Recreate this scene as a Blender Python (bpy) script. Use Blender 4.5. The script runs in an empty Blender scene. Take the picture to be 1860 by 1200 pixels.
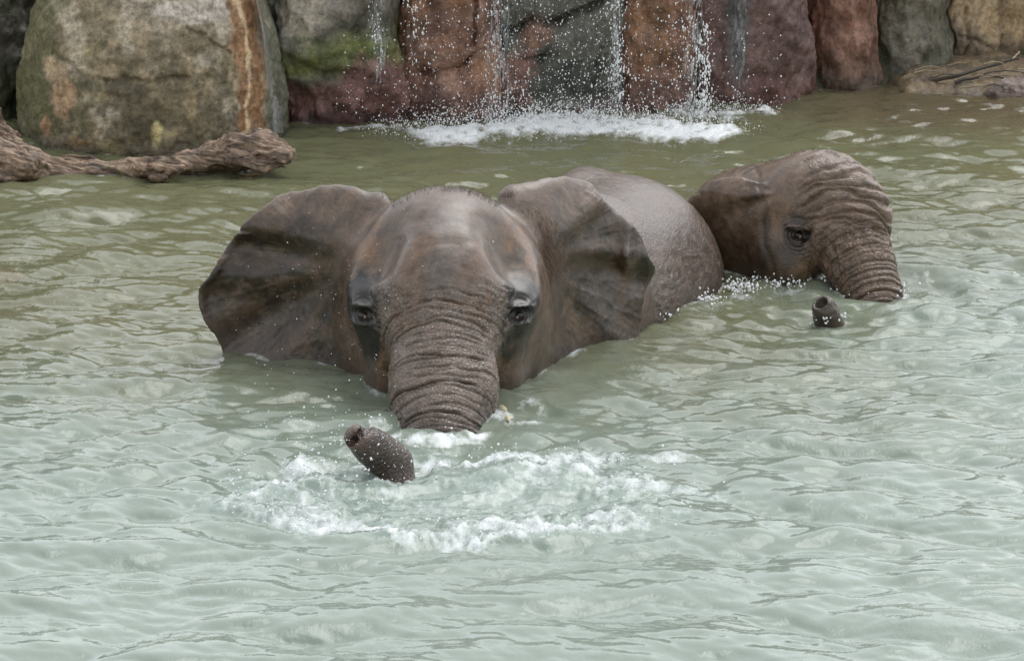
import bpy, math, random
import numpy as np
from mathutils import Vector

random.seed(7)
RNG = np.random.default_rng(11)
SC = bpy.context.scene
COL = SC.collection

# ------------------------------------------------------------------ camera
CAM_H, PITCH, FPX, CX, CY = 5.0, math.radians(14.0), 9077.0, 930.0, 600.0
cam_d = bpy.data.cameras.new('camera')
cam_d.sensor_width = 36.0
cam_d.lens = FPX * 36.0 / 1860.0
cam_d.clip_start, cam_d.clip_end = 0.1, 400.0
cam = bpy.data.objects.new('camera', cam_d)
cam.location = (0, 0, CAM_H)
cam.rotation_euler = (math.radians(90) - PITCH, 0, 0)
COL.objects.link(cam)
SC.camera = cam

# ------------------------------------------------------------------ sky, sun, exposure
SUN_EL, SUN_ROT = math.radians(58), math.radians(32)
world = bpy.data.worlds.new('World')
SC.world = world
world.use_nodes = True
wn = world.node_tree
wn.nodes.clear()
w_out = wn.nodes.new('ShaderNodeOutputWorld')
w_bg = wn.nodes.new('ShaderNodeBackground')
w_sky = wn.nodes.new('ShaderNodeTexSky')
w_sky.sky_type = 'NISHITA'
w_sky.sun_disc = False
w_sky.sun_elevation = SUN_EL
w_sky.sun_rotation = SUN_ROT
w_sky.dust_density = 2.0
w_hs = wn.nodes.new('ShaderNodeHueSaturation')          # overcast: the blue is veiled by cloud
w_hs.inputs['Saturation'].default_value = 0.2
wn.links.new(w_sky.outputs[0], w_hs.inputs['Color'])
w_mix = wn.nodes.new('ShaderNodeMix')                    # an even cloud deck over the clear sky
w_mix.data_type = 'RGBA'
w_mix.inputs[0].default_value = 0.18
w_mix.inputs[7].default_value = (5.5, 5.6, 5.6, 1)
wn.links.new(w_hs.outputs[0], w_mix.inputs[6])
wn.links.new(w_mix.outputs[2], w_bg.inputs['Color'])
w_bg.inputs['Strength'].default_value = 0.15
wn.links.new(w_bg.outputs[0], w_out.inputs['Surface'])

sun_d = bpy.data.lights.new('sun', 'SUN')
sun_d.energy = 0.6
sun_d.angle = math.radians(40)
sun_d.color = (1.0, 0.98, 0.96)
sun = bpy.data.objects.new('sun', sun_d)
sdir = Vector((math.sin(SUN_ROT) * math.cos(SUN_EL), math.cos(SUN_ROT) * math.cos(SUN_EL), math.sin(SUN_EL)))
sun.rotation_euler = sdir.to_track_quat('Z', 'Y').to_euler()
sun.location = (0, 20, 12)
COL.objects.link(sun)

SC.view_settings.view_transform = 'Standard'
SC.view_settings.look = 'None'
SC.view_settings.exposure = 0.9
SC.view_settings.gamma = 1.0
SC.view_settings.use_curve_mapping = False
SC.cycles.use_denoising = True
SC.cycles.max_bounces = 6

# ------------------------------------------------------------------ helpers: placing
CP, SP = math.cos(PITCH), math.sin(PITCH)

def ray(px, py):
    a, b = (px - CX) / FPX, (CY - py) / FPX
    return np.array([a, CP + b * SP, -SP + b * CP])

def PT(px, py, Y):            # the point seen there at distance Y down the pool
    d = ray(px, py)
    return np.array([0, 0, CAM_H]) + d * (Y / d[1])

def PZ(px, py, z=0.0):        # the point seen there at height z
    d = ray(px, py)
    return np.array([0, 0, CAM_H]) + d * ((z - CAM_H) / d[2])

# ------------------------------------------------------------------ helpers: noise
_G = RNG.normal(size=(32, 32, 32, 3)).astype(np.float32)
_G /= np.linalg.norm(_G, axis=-1, keepdims=True)

_GF = np.ascontiguousarray(_G.reshape(-1, 3).T)

def pnoise(p):
    p = np.asarray(p, np.float32)
    fl = np.floor(p)
    f = p - fl
    i = fl.astype(np.int32) & 31
    j = (i + 1) & 31
    u = f * f * f * (f * (f * 6 - 15) + 10)
    v = 1 - u
    r = np.zeros(len(p), np.float32)
    for c in range(8):
        a, b, e = c & 1, (c >> 1) & 1, c >> 2
        q = (j if a else i)[:, 0] * 1024 + (j if b else i)[:, 1] * 32 + (j if e else i)[:, 2]
        g = _GF[0][q] * (f[:, 0] - a) + _GF[1][q] * (f[:, 1] - b) + _GF[2][q] * (f[:, 2] - e)
        r += g * (u if a else v)[:, 0] * (u if b else v)[:, 1] * (u if e else v)[:, 2]
    return r * 1.5

def on(mask, fn):
    """evaluate a costly pattern only where it shows"""
    m = mask > 0.003
    out = np.zeros(len(mask), np.float32)
    if m.any():
        out[m] = fn(m)
    return out

def fbm(p, octaves=4, gain=0.5, off=0.0):
    p = np.asarray(p, np.float32) + off
    r, a = 0, 1.0
    for _ in range(octaves):
        r = r + a * pnoise(p)
        p = p * 2.03 + 7.3
        a *= gain
    return r

def ridged(p, octaves=4, off=0.0):
    p = np.asarray(p, np.float32) + off
    r, a = 0, 1.0
    for _ in range(octaves):
        r = r + a * (1 - np.abs(pnoise(p)) * 2)
        p = p * 2.03 + 3.1
        a *= 0.5
    return r

def sstep(a, b, x):
    t = np.clip((x - a) / (b - a), 0, 1)
    return t * t * (3 - 2 * t)

def mixc(c, d, w):
    w = np.asarray(w)[:, None]
    return c * (1 - w) + np.asarray(d)[None, :] * w

# ------------------------------------------------------------------ helpers: meshes
def np_mesh(name, V, F, smooth=True):
    me = bpy.data.meshes.new(name)
    V = np.ascontiguousarray(V, np.float32)
    F = np.ascontiguousarray(F, np.int32)
    n, k = F.shape
    me.vertices.add(len(V))
    me.vertices.foreach_set('co', V.ravel())
    me.loops.add(n * k)
    me.loops.foreach_set('vertex_index', F.ravel())
    me.polygons.add(n)
    me.polygons.foreach_set('loop_start', np.arange(0, n * k, k, dtype=np.int32))
    me.polygons.foreach_set('loop_total', np.full(n, k, np.int32))
    me.update(calc_edges=True)
    me.polygons.foreach_set('use_smooth', np.full(n, smooth, bool))
    return me

def set_col(me, name, C):
    a = me.attributes.new(name, 'FLOAT_COLOR', 'POINT')
    C = np.asarray(C, np.float32)
    if C.shape[1] == 3:
        C = np.concatenate([C, np.ones((len(C), 1), np.float32)], 1)
    a.data.foreach_set('color', np.ascontiguousarray(C, np.float32).ravel())

def set_float(me, name, v):
    a = me.attributes.new(name, 'FLOAT', 'POINT')
    a.data.foreach_set('value', np.ascontiguousarray(v, np.float32))

def set_vec(me, name, v):
    a = me.attributes.new(name, 'FLOAT_VECTOR', 'POINT')
    a.data.foreach_set('vector', np.ascontiguousarray(v, np.float32).ravel())

def verts_of(me):
    a = np.empty(len(me.vertices) * 3, np.float32)
    me.vertices.foreach_get('co', a)
    return a.reshape(-1, 3)

def normals_of(me):
    a = np.empty(len(me.vertices) * 3, np.float32)
    me.vertex_normals.foreach_get('vector', a)
    return a.reshape(-1, 3)

def put(name, me, mat, parent=None, origin=None, label=None, cat=None, group=None, kind=None):
    """link a mesh given in world coordinates; origin = its base point"""
    if origin is None:
        origin = np.array(parent.location) if parent else np.zeros(3)
    V = verts_of(me) - np.asarray(origin, np.float32)
    me.vertices.foreach_set('co', V.ravel())
    me.update()
    o = bpy.data.objects.new(name, me)
    COL.objects.link(o)
    if parent:
        o.parent = parent
    else:
        o.location = origin
    if mat:
        me.materials.clear()
        me.materials.append(mat)
    if label: o['label'] = label
    if cat: o['category'] = cat
    if group: o['group'] = group
    if kind: o['kind'] = kind
    return o

def subdivide(V, F, levels=1):
    V = np.asarray(V, np.float64); F = np.asarray(F, np.int64)
    nv, nf = len(V), len(F)
    a = F.ravel(); b = np.roll(F, -1, axis=1).ravel()
    key = np.minimum(a, b) * nv + np.maximum(a, b)
    uq, inv = np.unique(key, return_inverse=True)
    inv = inv.ravel()
    ea, eb = uq // nv, uq % nv
    ne = len(uq)
    fp = V[F].mean(1)
    em = (V[ea] + V[eb]) / 2
    fr = np.repeat(np.arange(nf), 4)
    cnt = np.bincount(inv, minlength=ne)
    acc = lambda idx, val, n: np.stack([np.bincount(idx, val[:, c], minlength=n) for c in range(3)], 1)
    ep = (2 * em + acc(inv, fp[fr], ne)) / (2 + cnt)[:, None]
    val = np.bincount(a, minlength=nv)
    Q = acc(a, fp[fr], nv) / val[:, None]
    ve = np.concatenate([ea, eb])
    vn = np.bincount(ve, minlength=nv)
    R = acc(ve, np.concatenate([em, em]), nv) / vn[:, None]
    vp = (Q + 2 * R + (val - 3)[:, None] * V) / val[:, None]
    E = inv.reshape(nf, 4) + nv
    fi = nv + ne + np.arange(nf)
    NF = np.stack([np.stack([F[:, c], E[:, c], fi, E[:, c - 1]], 1) for c in range(4)], 1).reshape(-1, 4)
    return np_mesh('solid', np.concatenate([vp, ep, fp]), NF)

# ------------------------------------------------------------------ helpers: blended solids
class Field:
    def __init__(self, lo, hi, h):
        self.lo, self.h = np.asarray(lo, np.float32), h
        self.n = np.ceil((np.asarray(hi) - lo) / h).astype(int) + 1
        self.D = np.full(self.n, 0.15, np.float32)
        self.ax = [self.lo[i] + h * np.arange(self.n[i], dtype=np.float32) for i in range(3)]

    def _sl(self, lo, hi, m):
        s = []
        for i in range(3):
            a = int(np.clip((lo[i] - m - self.lo[i]) / self.h, 0, self.n[i]))
            b = int(np.clip((hi[i] + m - self.lo[i]) / self.h + 2, 0, self.n[i]))
            s.append(slice(a, max(a, b)))
        X = self.ax[0][s[0]][:, None, None]
        Y = self.ax[1][s[1]][None, :, None]
        Z = self.ax[2][s[2]][None, None, :]
        return tuple(s), X, Y, Z

    def add(self, fn, lo, hi, k=0.05, cut=False):
        s, X, Y, Z = self._sl(lo, hi, max(0.1, k))
        if self.D[s].size == 0:
            return
        d = fn(X, Y, Z).astype(np.float32)
        a = self.D[s]
        if cut:
            d = -d
            hh = np.maximum(k - np.abs(a - d), 0) / k
            self.D[s] = np.maximum(a, d) + hh * hh * k / 4
        else:
            hh = np.maximum(k - np.abs(a - d), 0) / k
            self.D[s] = np.minimum(a, d) - hh * hh * k / 4

    def ell(self, c, r, k=0.05, rz=0.0, rx=0.0, cut=False):
        c, r = np.asarray(c, float), np.asarray(r, float)
        cz, sz, cx, sx = math.cos(rz), math.sin(rz), math.cos(rx), math.sin(rx)
        def fn(X, Y, Z):
            x, y, z = X - c[0], Y - c[1], Z - c[2]
            x, y = x * cz + y * sz, -x * sz + y * cz
            y, z = y * cx + z * sx, -y * sx + z * cx
            k0 = np.sqrt((x / r[0]) ** 2 + (y / r[1]) ** 2 + (z / r[2]) ** 2)
            k1 = np.sqrt((x / r[0] ** 2) ** 2 + (y / r[1] ** 2) ** 2 + (z / r[2] ** 2) ** 2)
            return k0 * (k0 - 1) / np.maximum(k1, 1e-4)
        R = r.max()
        self.add(fn, c - R, c + R, k, cut)

    def cone(self, a, b, ra, rb, k=0.05, cut=False, sx=1.0):
        a, b = np.asarray(a, float), np.asarray(b, float)
        ab = b - a
        L = (ab * ab).sum()
        def fn(X, Y, Z):
            x, y, z = X - a[0], Y - a[1], Z - a[2]
            t = np.clip((x * ab[0] + y * ab[1] + z * ab[2]) / L, 0, 1)
            r = ra + (rb - ra) * t
            return np.sqrt(((x - t * ab[0]) / sx) ** 2 + (y - t * ab[1]) ** 2 + (z - t * ab[2]) ** 2) - r
        R = max(ra, rb) * max(sx, 1)
        self.add(fn, np.minimum(a, b) - R, np.maximum(a, b) + R, k, cut)

    def chain(self, P, R, k=0.03, **kw):
        for i in range(len(P) - 1):
            self.cone(P[i], P[i + 1], R[i], R[i + 1], k, **kw)

    def hit(self, px, py):
        """first surface point behind a pixel of the photograph (to place eyes, folds and stains)"""
        d = ray(px, py)
        d = d / np.linalg.norm(d)
        T = np.arange(self.lo[1] / d[1], self.ax[1][-1] / d[1], 0.0035)
        p = np.array([0, 0, CAM_H]) + d * T[:, None]
        q = (p - self.lo) / self.h
        ok = np.all((q >= 0) & (q < self.n - 1.001), axis=1)
        p, q = p[ok], q[ok]
        if not len(p): return None
        i = np.floor(q).astype(int)
        f = q - i
        v = 0
        for c in range(8):
            a, b, e = c & 1, (c >> 1) & 1, c >> 2
            w = (f[:, 0] if a else 1 - f[:, 0]) * (f[:, 1] if b else 1 - f[:, 1]) * (f[:, 2] if e else 1 - f[:, 2])
            v = v + w * self.D[i[:, 0] + a, i[:, 1] + b, i[:, 2] + e]
        k = np.argmax(v < 0)
        return p[k] if v[k] < 0 else None

    def mesh(self):
        D = self.D
        D[0] = D[-1] = 0.05
        D[:, 0] = D[:, -1] = 0.05
        D[:, :, 0] = D[:, :, -1] = 0.05
        S = D < 0
        cnt = np.zeros(np.array(D.shape) - 1, np.uint8)
        nx, ny, nz = cnt.shape
        for c in range(8):
            a, b, e = c & 1, (c >> 1) & 1, c >> 2
            cnt += S[a:a + nx, b:b + ny, e:e + nz]
        I = np.argwhere((cnt > 0) & (cnt < 8))
        del cnt
        ident = np.full((nx, ny, nz), -1, np.int32)
        ident[I[:, 0], I[:, 1], I[:, 2]] = np.arange(len(I))
        val = [D[I[:, 0] + (c & 1), I[:, 1] + ((c >> 1) & 1), I[:, 2] + (c >> 2)] for c in range(8)]
        acc = np.zeros((len(I), 3), np.float32)
        num = np.zeros(len(I), np.float32)
        for c in range(8):
            for ax in range(3):
                if c >> ax & 1:
                    continue
                e = c | (1 << ax)
                m = (val[c] < 0) != (val[e] < 0)
                t = np.where(m, val[c] / np.where(m, val[c] - val[e], 1), 0)
                pos = np.array([c & 1, (c >> 1) & 1, c >> 2], np.float32)[None].repeat(len(I), 0)
                pos[:, ax] = t
                acc += pos * m[:, None]
                num += m
        V = self.lo + self.h * (I + acc / num[:, None])
        F = []
        for ax in range(3):
            A = np.moveaxis(S, ax, 0)
            e = np.argwhere(A[:-1, 1:-1, 1:-1] != A[1:, 1:-1, 1:-1])
            e[:, 1:] += 1
            flip = A[e[:, 0], e[:, 1], e[:, 2]]
            IDm = np.moveaxis(ident, ax, 0)
            q = np.stack([IDm[e[:, 0], e[:, 1] - 1, e[:, 2] - 1], IDm[e[:, 0], e[:, 1], e[:, 2] - 1],
                          IDm[e[:, 0], e[:, 1], e[:, 2]], IDm[e[:, 0], e[:, 1] - 1, e[:, 2]]], 1)
            if ax == 1:
                flip = ~flip
            q = np.where(flip[:, None], q, q[:, ::-1])
            F.append(q)
        return V, np.concatenate(F)

def poly_sdf(poly, X, Z):
    """signed distance to a closed outline, arrays X and Z broadcast"""
    d = np.full(np.broadcast(X, Z).shape, 1e9, np.float32)
    s = np.ones_like(d)
    n = len(poly)
    for i in range(n):
        ax, az = poly[i]
        bx, bz = poly[i - 1]
        ex, ez = bx - ax, bz - az
        wx, wz = X - ax, Z - az
        t = np.clip((wx * ex + wz * ez) / (ex * ex + ez * ez), 0, 1)
        d = np.minimum(d, (wx - ex * t) ** 2 + (wz - ez * t) ** 2)
        c1, c2, c3 = Z >= az, Z < bz, ex * wz > ez * wx
        fl = (c1 & c2 & c3) | (~c1 & ~c2 & ~c3)
        s = np.where(fl, -s, s)
    return s * np.sqrt(d)

def spline_closed(P, m=6):
    P = np.asarray(P, float)
    n = len(P)
    out = []
    for i in range(n):
        p0, p1, p2, p3 = P[i - 1], P[i], P[(i + 1) % n], P[(i + 2) % n]
        for j in range(m):
            t = j / m
            out.append(0.5 * (2 * p1 + (p2 - p0) * t + (2 * p0 - 5 * p1 + 4 * p2 - p3) * t * t + (3 * p1 - p0 - 3 * p2 + p3) * t ** 3))
    return np.array(out)

# ------------------------------------------------------------------ materials
class N:
    def __init__(self, name):
        self.m = bpy.data.materials.new(name)
        self.m.use_nodes = True
        self.t = self.m.node_tree
        self.b = self.t.nodes['Principled BSDF']
    def n(self, kind, **kw):
        x = self.t.nodes.new('ShaderNode' + kind)
        for k, v in kw.items():
            setattr(x, k, v)
        return x
    def l(self, a, b):
        self.t.links.new(a, b)
    def attr(self, name):
        return self.n('Attribute', attribute_name=name)
    def noise(self, scale, detail=4, rough=0.55, vec=None):
        x = self.n('TexNoise')
        x.inputs['Scale'].default_value = scale
        x.inputs['Detail'].default_value = detail
        x.inputs['Roughness'].default_value = rough
        if vec: self.l(vec, x.inputs['Vector'])
        return x
    def math(self, op, a, b=None, c=None):
        x = self.n('Math', operation=op)
        for i, v in enumerate((a, b, c)):
            if v is None: continue
            if isinstance(v, (int, float)): x.inputs[i].default_value = v
            else: self.l(v, x.inputs[i])
        return x.outputs[0]
    def rng(self, v, a, b, c, d):
        x = self.n('MapRange')
        self.l(v, x.inputs[0])
        for i, q in enumerate((a, b, c, d)):
            x.inputs[i + 1].default_value = q
        return x.outputs[0]
    def mix(self, f, a, b, mode='MIX'):
        x = self.n('Mix', data_type='RGBA', blend_type=mode)
        for s, v in ((x.inputs[0], f), (x.inputs[6], a), (x.inputs[7], b)):
            if isinstance(v, (int, float)): s.default_value = v
            elif isinstance(v, tuple): s.default_value = (*v, 1)
            else: self.l(v, s)
        return x.outputs[2]
    def bump(self, h, strength, dist, prev=None):
        x = self.n('Bump')
        x.inputs['Strength'].default_value = strength
        x.inputs['Distance'].default_value = dist
        self.l(h, x.inputs['Height'])
        if prev: self.l(prev, x.inputs['Normal'])
        return x.outputs[0]

def skin_material():
    M = N('wet_elephant_skin')
    co = M.n('TexCoord').outputs['Object']
    col = M.attr('col').outputs['Color']
    wr = M.attr('wrinkle').outputs['Fac']
    fold = M.attr('foldco').outputs['Vector']
    n1 = M.noise(22, 5, 0.6, co).outputs['Fac']
    n2 = M.noise(240, 3, 0.6, co).outputs['Fac']
    n3 = M.noise(95, 3, 0.65, co).outputs['Fac']
    g = M.rng(n1, 0.3, 0.7, 0.66, 1.34)
    g2 = M.rng(n2, 0.3, 0.7, 0.86, 1.14)
    gg = M.math('MULTIPLY', M.math('MULTIPLY', g, g2), M.rng(n3, 0.3, 0.7, 0.78, 1.22))
    cc = M.n('CombineColor')
    for i in range(3): M.l(gg, cc.inputs[i])
    M.l(M.mix(1.0, col, cc.outputs[0], 'MULTIPLY'), M.b.inputs['Base Color'])
    r = M.rng(n1, 0.3, 0.7, 0.28, 0.48)
    M.l(r, M.b.inputs['Roughness'])
    M.b.inputs['Specular IOR Level'].default_value = 0.5
    M.b.inputs['Coat Weight'].default_value = 0.22
    M.b.inputs['Coat Roughness'].default_value = 0.2
    M.b.inputs['Coat IOR'].default_value = 1.33
    v = M.n('TexVoronoi', feature='DISTANCE_TO_EDGE')
    v.inputs['Scale'].default_value = 70
    M.l(fold, v.inputs['Vector'])
    e = M.rng(v.outputs['Distance'], 0.0, 0.18, 0.0, 1.0)
    ew = M.math('MULTIPLY', e, wr)
    b1 = M.bump(ew, 1.0, 0.003)
    b2 = M.bump(n2, 0.5, 0.0011, b1)
    b3 = M.bump(M.noise(70, 4, 0.6, co).outputs['Fac'], 0.5, 0.0016, b2)
    M.l(b3, M.b.inputs['Normal'])
    return M.m

def rock_material(name, rough=(0.45, 0.8), bump=1.0):
    M = N(name)
    co = M.n('TexCoord').outputs['Object']
    col = M.attr('col').outputs['Color']
    n1 = M.noise(38, 8, 0.68, co).outputs['Fac']
    n2 = M.noise(9, 6, 0.6, co).outputs['Fac']
    g = M.math('MULTIPLY', M.rng(n1, 0.3, 0.7, 0.45, 1.55), M.rng(n2, 0.3, 0.7, 0.8, 1.2))
    cc = M.n('CombineColor')
    for i in range(3): M.l(g, cc.inputs[i])
    M.l(M.mix(1.0, col, cc.outputs[0], 'MULTIPLY'), M.b.inputs['Base Color'])
    wet = M.attr('wet').outputs['Fac']
    r = M.rng(n2, 0.3, 0.7, rough[0], rough[1])
    M.l(M.math('SUBTRACT', r, M.math('MULTIPLY', wet, 0.4)), M.b.inputs['Roughness'])
    b1 = M.bump(n1, 0.7 * bump, 0.02)
    b2 = M.bump(M.noise(130, 4, 0.6, co).outputs['Fac'], 0.5 * bump, 0.006, b1)
    M.l(b2, M.b.inputs['Normal'])
    return M.m

def plain(name, color, rough, **kw):
    M = N(name)
    co = M.n('TexCoord').outputs['Object']
    n1 = M.noise(kw.pop('scale', 60), 4, 0.6, co).outputs['Fac']
    g = M.rng(n1, 0.3, 0.7, kw.pop('lo', 0.75), kw.pop('hi', 1.25))
    cc = M.n('CombineColor')
    for i in range(3): M.l(g, cc.inputs[i])
    M.l(M.mix(1.0, color, cc.outputs[0], 'MULTIPLY'), M.b.inputs['Base Color'])
    M.b.inputs['Roughness'].default_value = rough
    for k, v in kw.items():
        M.b.inputs[k].default_value = v
    return M.m

def water_material():
    M = N('murky_pool_water')
    geo = M.n('NewGeometry').outputs['Position']
    foam = M.attr('foam').outputs['Fac']
    col = M.attr('col').outputs['Color']
    mp = M.n('Mapping')
    mp.inputs['Scale'].default_value = (1.0, 0.55, 1.0)
    M.l(geo, mp.inputs['Vector'])
    fn = M.noise(34, 6, 0.7, mp.outputs[0]).outputs['Fac']
    fn2 = M.noise(11, 5, 0.65, mp.outputs[0]).outputs['Fac']
    fm = M.math('ADD', foam, M.math('ADD', M.math('MULTIPLY', M.math('SUBTRACT', fn, 0.5), 1.3), M.math('MULTIPLY', M.math('SUBTRACT', fn2, 0.5), 1.3)))
    mask = M.math('MULTIPLY', M.rng(fm, 0.36, 1.12, 0.0, 1.0), M.rng(foam, 0.02, 0.2, 0.0, 1.0))
    M.l(M.mix(mask, col, (0.80, 0.83, 0.84)), M.b.inputs['Base Color'])
    M.l(M.rng(mask, 0.0, 1.0, 0.03, 0.6), M.b.inputs['Roughness'])
    M.b.inputs['IOR'].default_value = 1.333
    n1 = M.noise(16, 5, 0.6, mp.outputs[0])
    b1 = M.bump(n1.outputs['Fac'], 0.5, 0.010)
    gust = M.noise(1.7, 3, 0.6, mp.outputs[0]).outputs['Fac']
    M.l(M.rng(gust, 0.38, 0.62, 0.1, 0.6), b1.node.inputs['Strength'])
    b2 = M.bump(M.noise(46, 3, 0.6, mp.outputs[0])
        .outputs['Fac'], 0.3, 0.004, b1)
    b3 = M.bump(M.math('ADD', fn, fn2), 0.0, 0.009, b2)
    M.l(M.math('MULTIPLY', mask, 1.0), b3.node.inputs['Strength'])
    M.l(b3, M.b.inputs['Normal'])
    return M.m

SKIN = skin_material()
ROCK = rock_material('weathered_rock')
MUD = rock_material('wet_mud', (0.5, 0.8), 0.7)
WOOD = rock_material('driftwood_bark', (0.5, 0.75), 0.35)
DROP = plain('white_water_drops', (0.87, 0.89, 0.90), 0.3, scale=20, lo=0.97, hi=1.03)
DROP.node_tree.nodes['Principled BSDF'].inputs['IOR'].default_value = 1.333
EYE = plain('wet_dark_eye', (0.012, 0.009, 0.008), 0.06)
SCLERA = plain('pink_eye_white', (0.42, 0.24, 0.2), 0.15)
HAIR = plain('red_brown_hair', (0.15, 0.085, 0.05), 0.5)
DARKHAIR = plain('dark_hair', (0.03, 0.022, 0.018), 0.5)
IVORY = plain('stained_ivory', (0.55, 0.48, 0.33), 0.35)
GLASSW = N('clear_water_sheet')
GLASSW.b.inputs['Base Color'].default_value = (0.9, 0.95, 0.93, 1)
GLASSW.b.inputs['Transmission Weight'].default_value = 0.9
GLASSW.b.inputs['Roughness'].default_value = 0.08
GLASSW.b.inputs['IOR'].default_value = 1.333
_g = GLASSW.noise(14, 4, 0.6)
GLASSW.l(GLASSW.bump(_g.outputs['Fac'], 0.7, 0.02), GLASSW.b.inputs['Normal'])
GLASSW = GLASSW.m
WATER = water_material()

# ================================================================== WATER
def make_water():
    nx, ny = 720, 720
    X0, X1, Y0, Y1 = -3.4, 3.4, 14.0, 26.2
    Lx, Ly = X1 - X0, Y1 - Y0
    kx = 2 * np.pi * np.fft.fftfreq(nx, Lx / nx)[:, None]
    ky = 2 * np.pi * np.fft.fftfreq(ny, Ly / ny)[None, :]
    k = np.sqrt(kx ** 2 + ky ** 2) + 1e-6
    xs = X0 + Lx * np.arange(nx) / nx
    ys = Y0 + Ly * np.arange(ny) / ny
    XX, YY = np.meshgrid(xs, ys, indexing='ij')
    B = np.stack([XX, YY, 0 * XX], -1).reshape(-1, 3)
    gust = sstep(-.45, .45, fbm(B * np.array([.9, .55, 1]), 3, .6, 31)).reshape(nx, ny)
    turn = sstep(-.4, 1.0, XX + .5 * fbm(B * .7, 2, .5, 8).reshape(nx, ny))     # the swell swings round across the pool
    fore = .80 + .25 * sstep(15.6, 18.6, YY)
    H = np.zeros((nx, ny)); Dx = np.zeros((nx, ny)); Dy = np.zeros((nx, ny))
    def ift(q): return np.real(np.fft.ifft2(q))
    # (direction, longest wave, shortest wave, slope, spread, where)
    for wd, wl0, wl1, slope, spread, where in (
            ((.15, -.99), .70, .16, .088, 2, 1 - turn), ((-.45, -.89), .72, .16, .100, 2, turn), ((.8, -.6), .7, .2, .04, 2, 1.0),
            ((.1, -.99), .20, .04, .100, 1.6, (.30 + .9 * gust) * fore), ((-.5, -.86), .15, .035, .085, 1.6, (.25 + .9 * (1 - gust)) * fore)):
        ca = np.abs(kx * wd[0] + ky * wd[1]) / k
        A = np.where(k > 1, k ** -2.0 * np.exp(-0.5 * (2 * np.pi / wl0 / k) ** 4) * np.exp(-(k * wl1 / 2 / np.pi) ** 2), 0) * (0.08 + ca ** (2 * spread))
        S = A * (RNG.normal(size=(nx, ny)) + 1j * RNG.normal(size=(nx, ny)))
        g = slope / math.sqrt((ift(1j * ky * S) ** 2 + ift(1j * kx * S) ** 2).mean() / 2)
        H += ift(S) * g * where
        Dx += ift(-1j * kx / k * S) * g * where
        Dy += ift(-1j * ky / k * S) * g * where
    V = np.stack([XX + 1.0 * Dx, YY + 1.0 * Dy, H], -1).reshape(-1, 3)

    # --- foam and splash
    x, y = B[:, 0], B[:, 1]
    nb = fbm(B * np.array([5, 3.4, 1]), 4)
    nf = fbm(B * np.array([17, 10, 1]), 4, 0.6, 3.0)
    foam = np.zeros(len(B))
    up = np.zeros(len(B))
    c = PZ(835, 908)
    rw = (PZ(1225, 908)[0] - PZ(432, 908)[0]) / 2
    rd = (PZ(835, 832)[1] - PZ(835, 985)[1]) / 2
    ex, ey = (x - c[0]) / rw, (y - c[1]) / rd
    rr = np.sqrt(ex ** 2 + ey ** 2) + 0.26 * nb + .06 * nf
    ang = np.arctan2(ey, ex)
    ringw = np.exp(-((rr - 0.90) / 0.22) ** 2) * (.72 + .5 * nf)
    # front and back arcs are strong, the right end breaks up
    arc = 0.62 + 0.38 * np.abs(np.sin(ang)) ** 0.7
    inner = sstep(1.05, 0.5, rr) * 0.36
    foam = np.maximum(foam, ringw * arc * 0.90)
    foam = np.maximum(foam, inner)
    up += ringw * arc * (0.012 + 0.013 * nf) + inner * 0.010 * nf
    up -= 0.012 * sstep(0.9, 0.3, rr)
    for (px, py, r, a, sq) in ((560, 850, 0.20, 0.85, .7), (735, 868, .10, .8, .7), (690, 878, .12, .7, .6), (1215, 835, .16, .7, .4), (770, 840, 0.14, .75, .6), (1000, 835, 0.42, .7, .3), (1190, 880, 0.14, .7, .6),
                           (600, 950, 0.3, .75, .45), (500, 935, 0.16, .65, .6), (900, 955, 0.3, .8, .4), (960, 965, 0.2, .8, .4), (1100, 945, .2, .75, .5),
                           (960, 730, .12, .55, .7), (1110, 748, .1, .45, .4), (1200, 780, .12, .45, .4), (205, 790, .08, .5, .5),
                           (690, 770, .09, .7, .8), (760, 800, .10, .95, .8), (800, 802, .10, .95, .7), (870, 788, .12, .95, .6), (905, 760, .10, .85, .7), (700, 752, .06, .8, .8), (720, 790, .06, .8, .8), (940, 770, .14, .6, .5), (850, 795, .15, .6, .6),
                           (1340, 540, .14, .7, .6), (1430, 530, .16, .55, .5), (1560, 535, .16, .75, .6), (1610, 530, .1, .7, .7), (1500, 585, .06, .5, .6), (1290, 555, .08, .6, .8),
                           (1680, 500, .16, .4, .8)):
        q = PZ(px, py)
        d = np.sqrt((x - q[0]) ** 2 + ((y - q[1]) / max(sq * 1.4, .6)) ** 2) / r + 0.35 * nb
        w = sstep(1.0, 0.1, d) * a
        foam = np.maximum(foam, w)
        up += w * 0.016 * np.maximum(nf + 0.3, 0)
    # foot of the falls: a churning band along the rocks
    for (pa, pb, pyc, th, a) in ((600, 770, 236, .10, .8), (735, 1370, 240, .19, 1.7), (1200, 1430, 207, .11, .95), (900, 1250, 226, .2, 1.1)):
        qa, qb = PZ(pa, pyc), PZ(pb, pyc)
        t = np.clip((x - qa[0]) / (qb[0] - qa[0]), 0, 1)
        ends = sstep(-0.02, 0.1, (x - qa[0]) / (qb[0] - qa[0])) * sstep(1.02, 0.86, (x - qa[0]) / (qb[0] - qa[0]))
        yc = qa[1] + 0.07 * np.sin(x * 5)
        w = ends * np.exp(-(((y - yc) + .09 * nb) / th) ** 2) * a * np.clip(.85 + .5 * nf + .25 * nb, .2, 1.3)
        foam = np.maximum(foam, w)
        up += np.minimum(w, 1) * (0.014 + 0.009 * np.maximum(nf + .2, 0))
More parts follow.
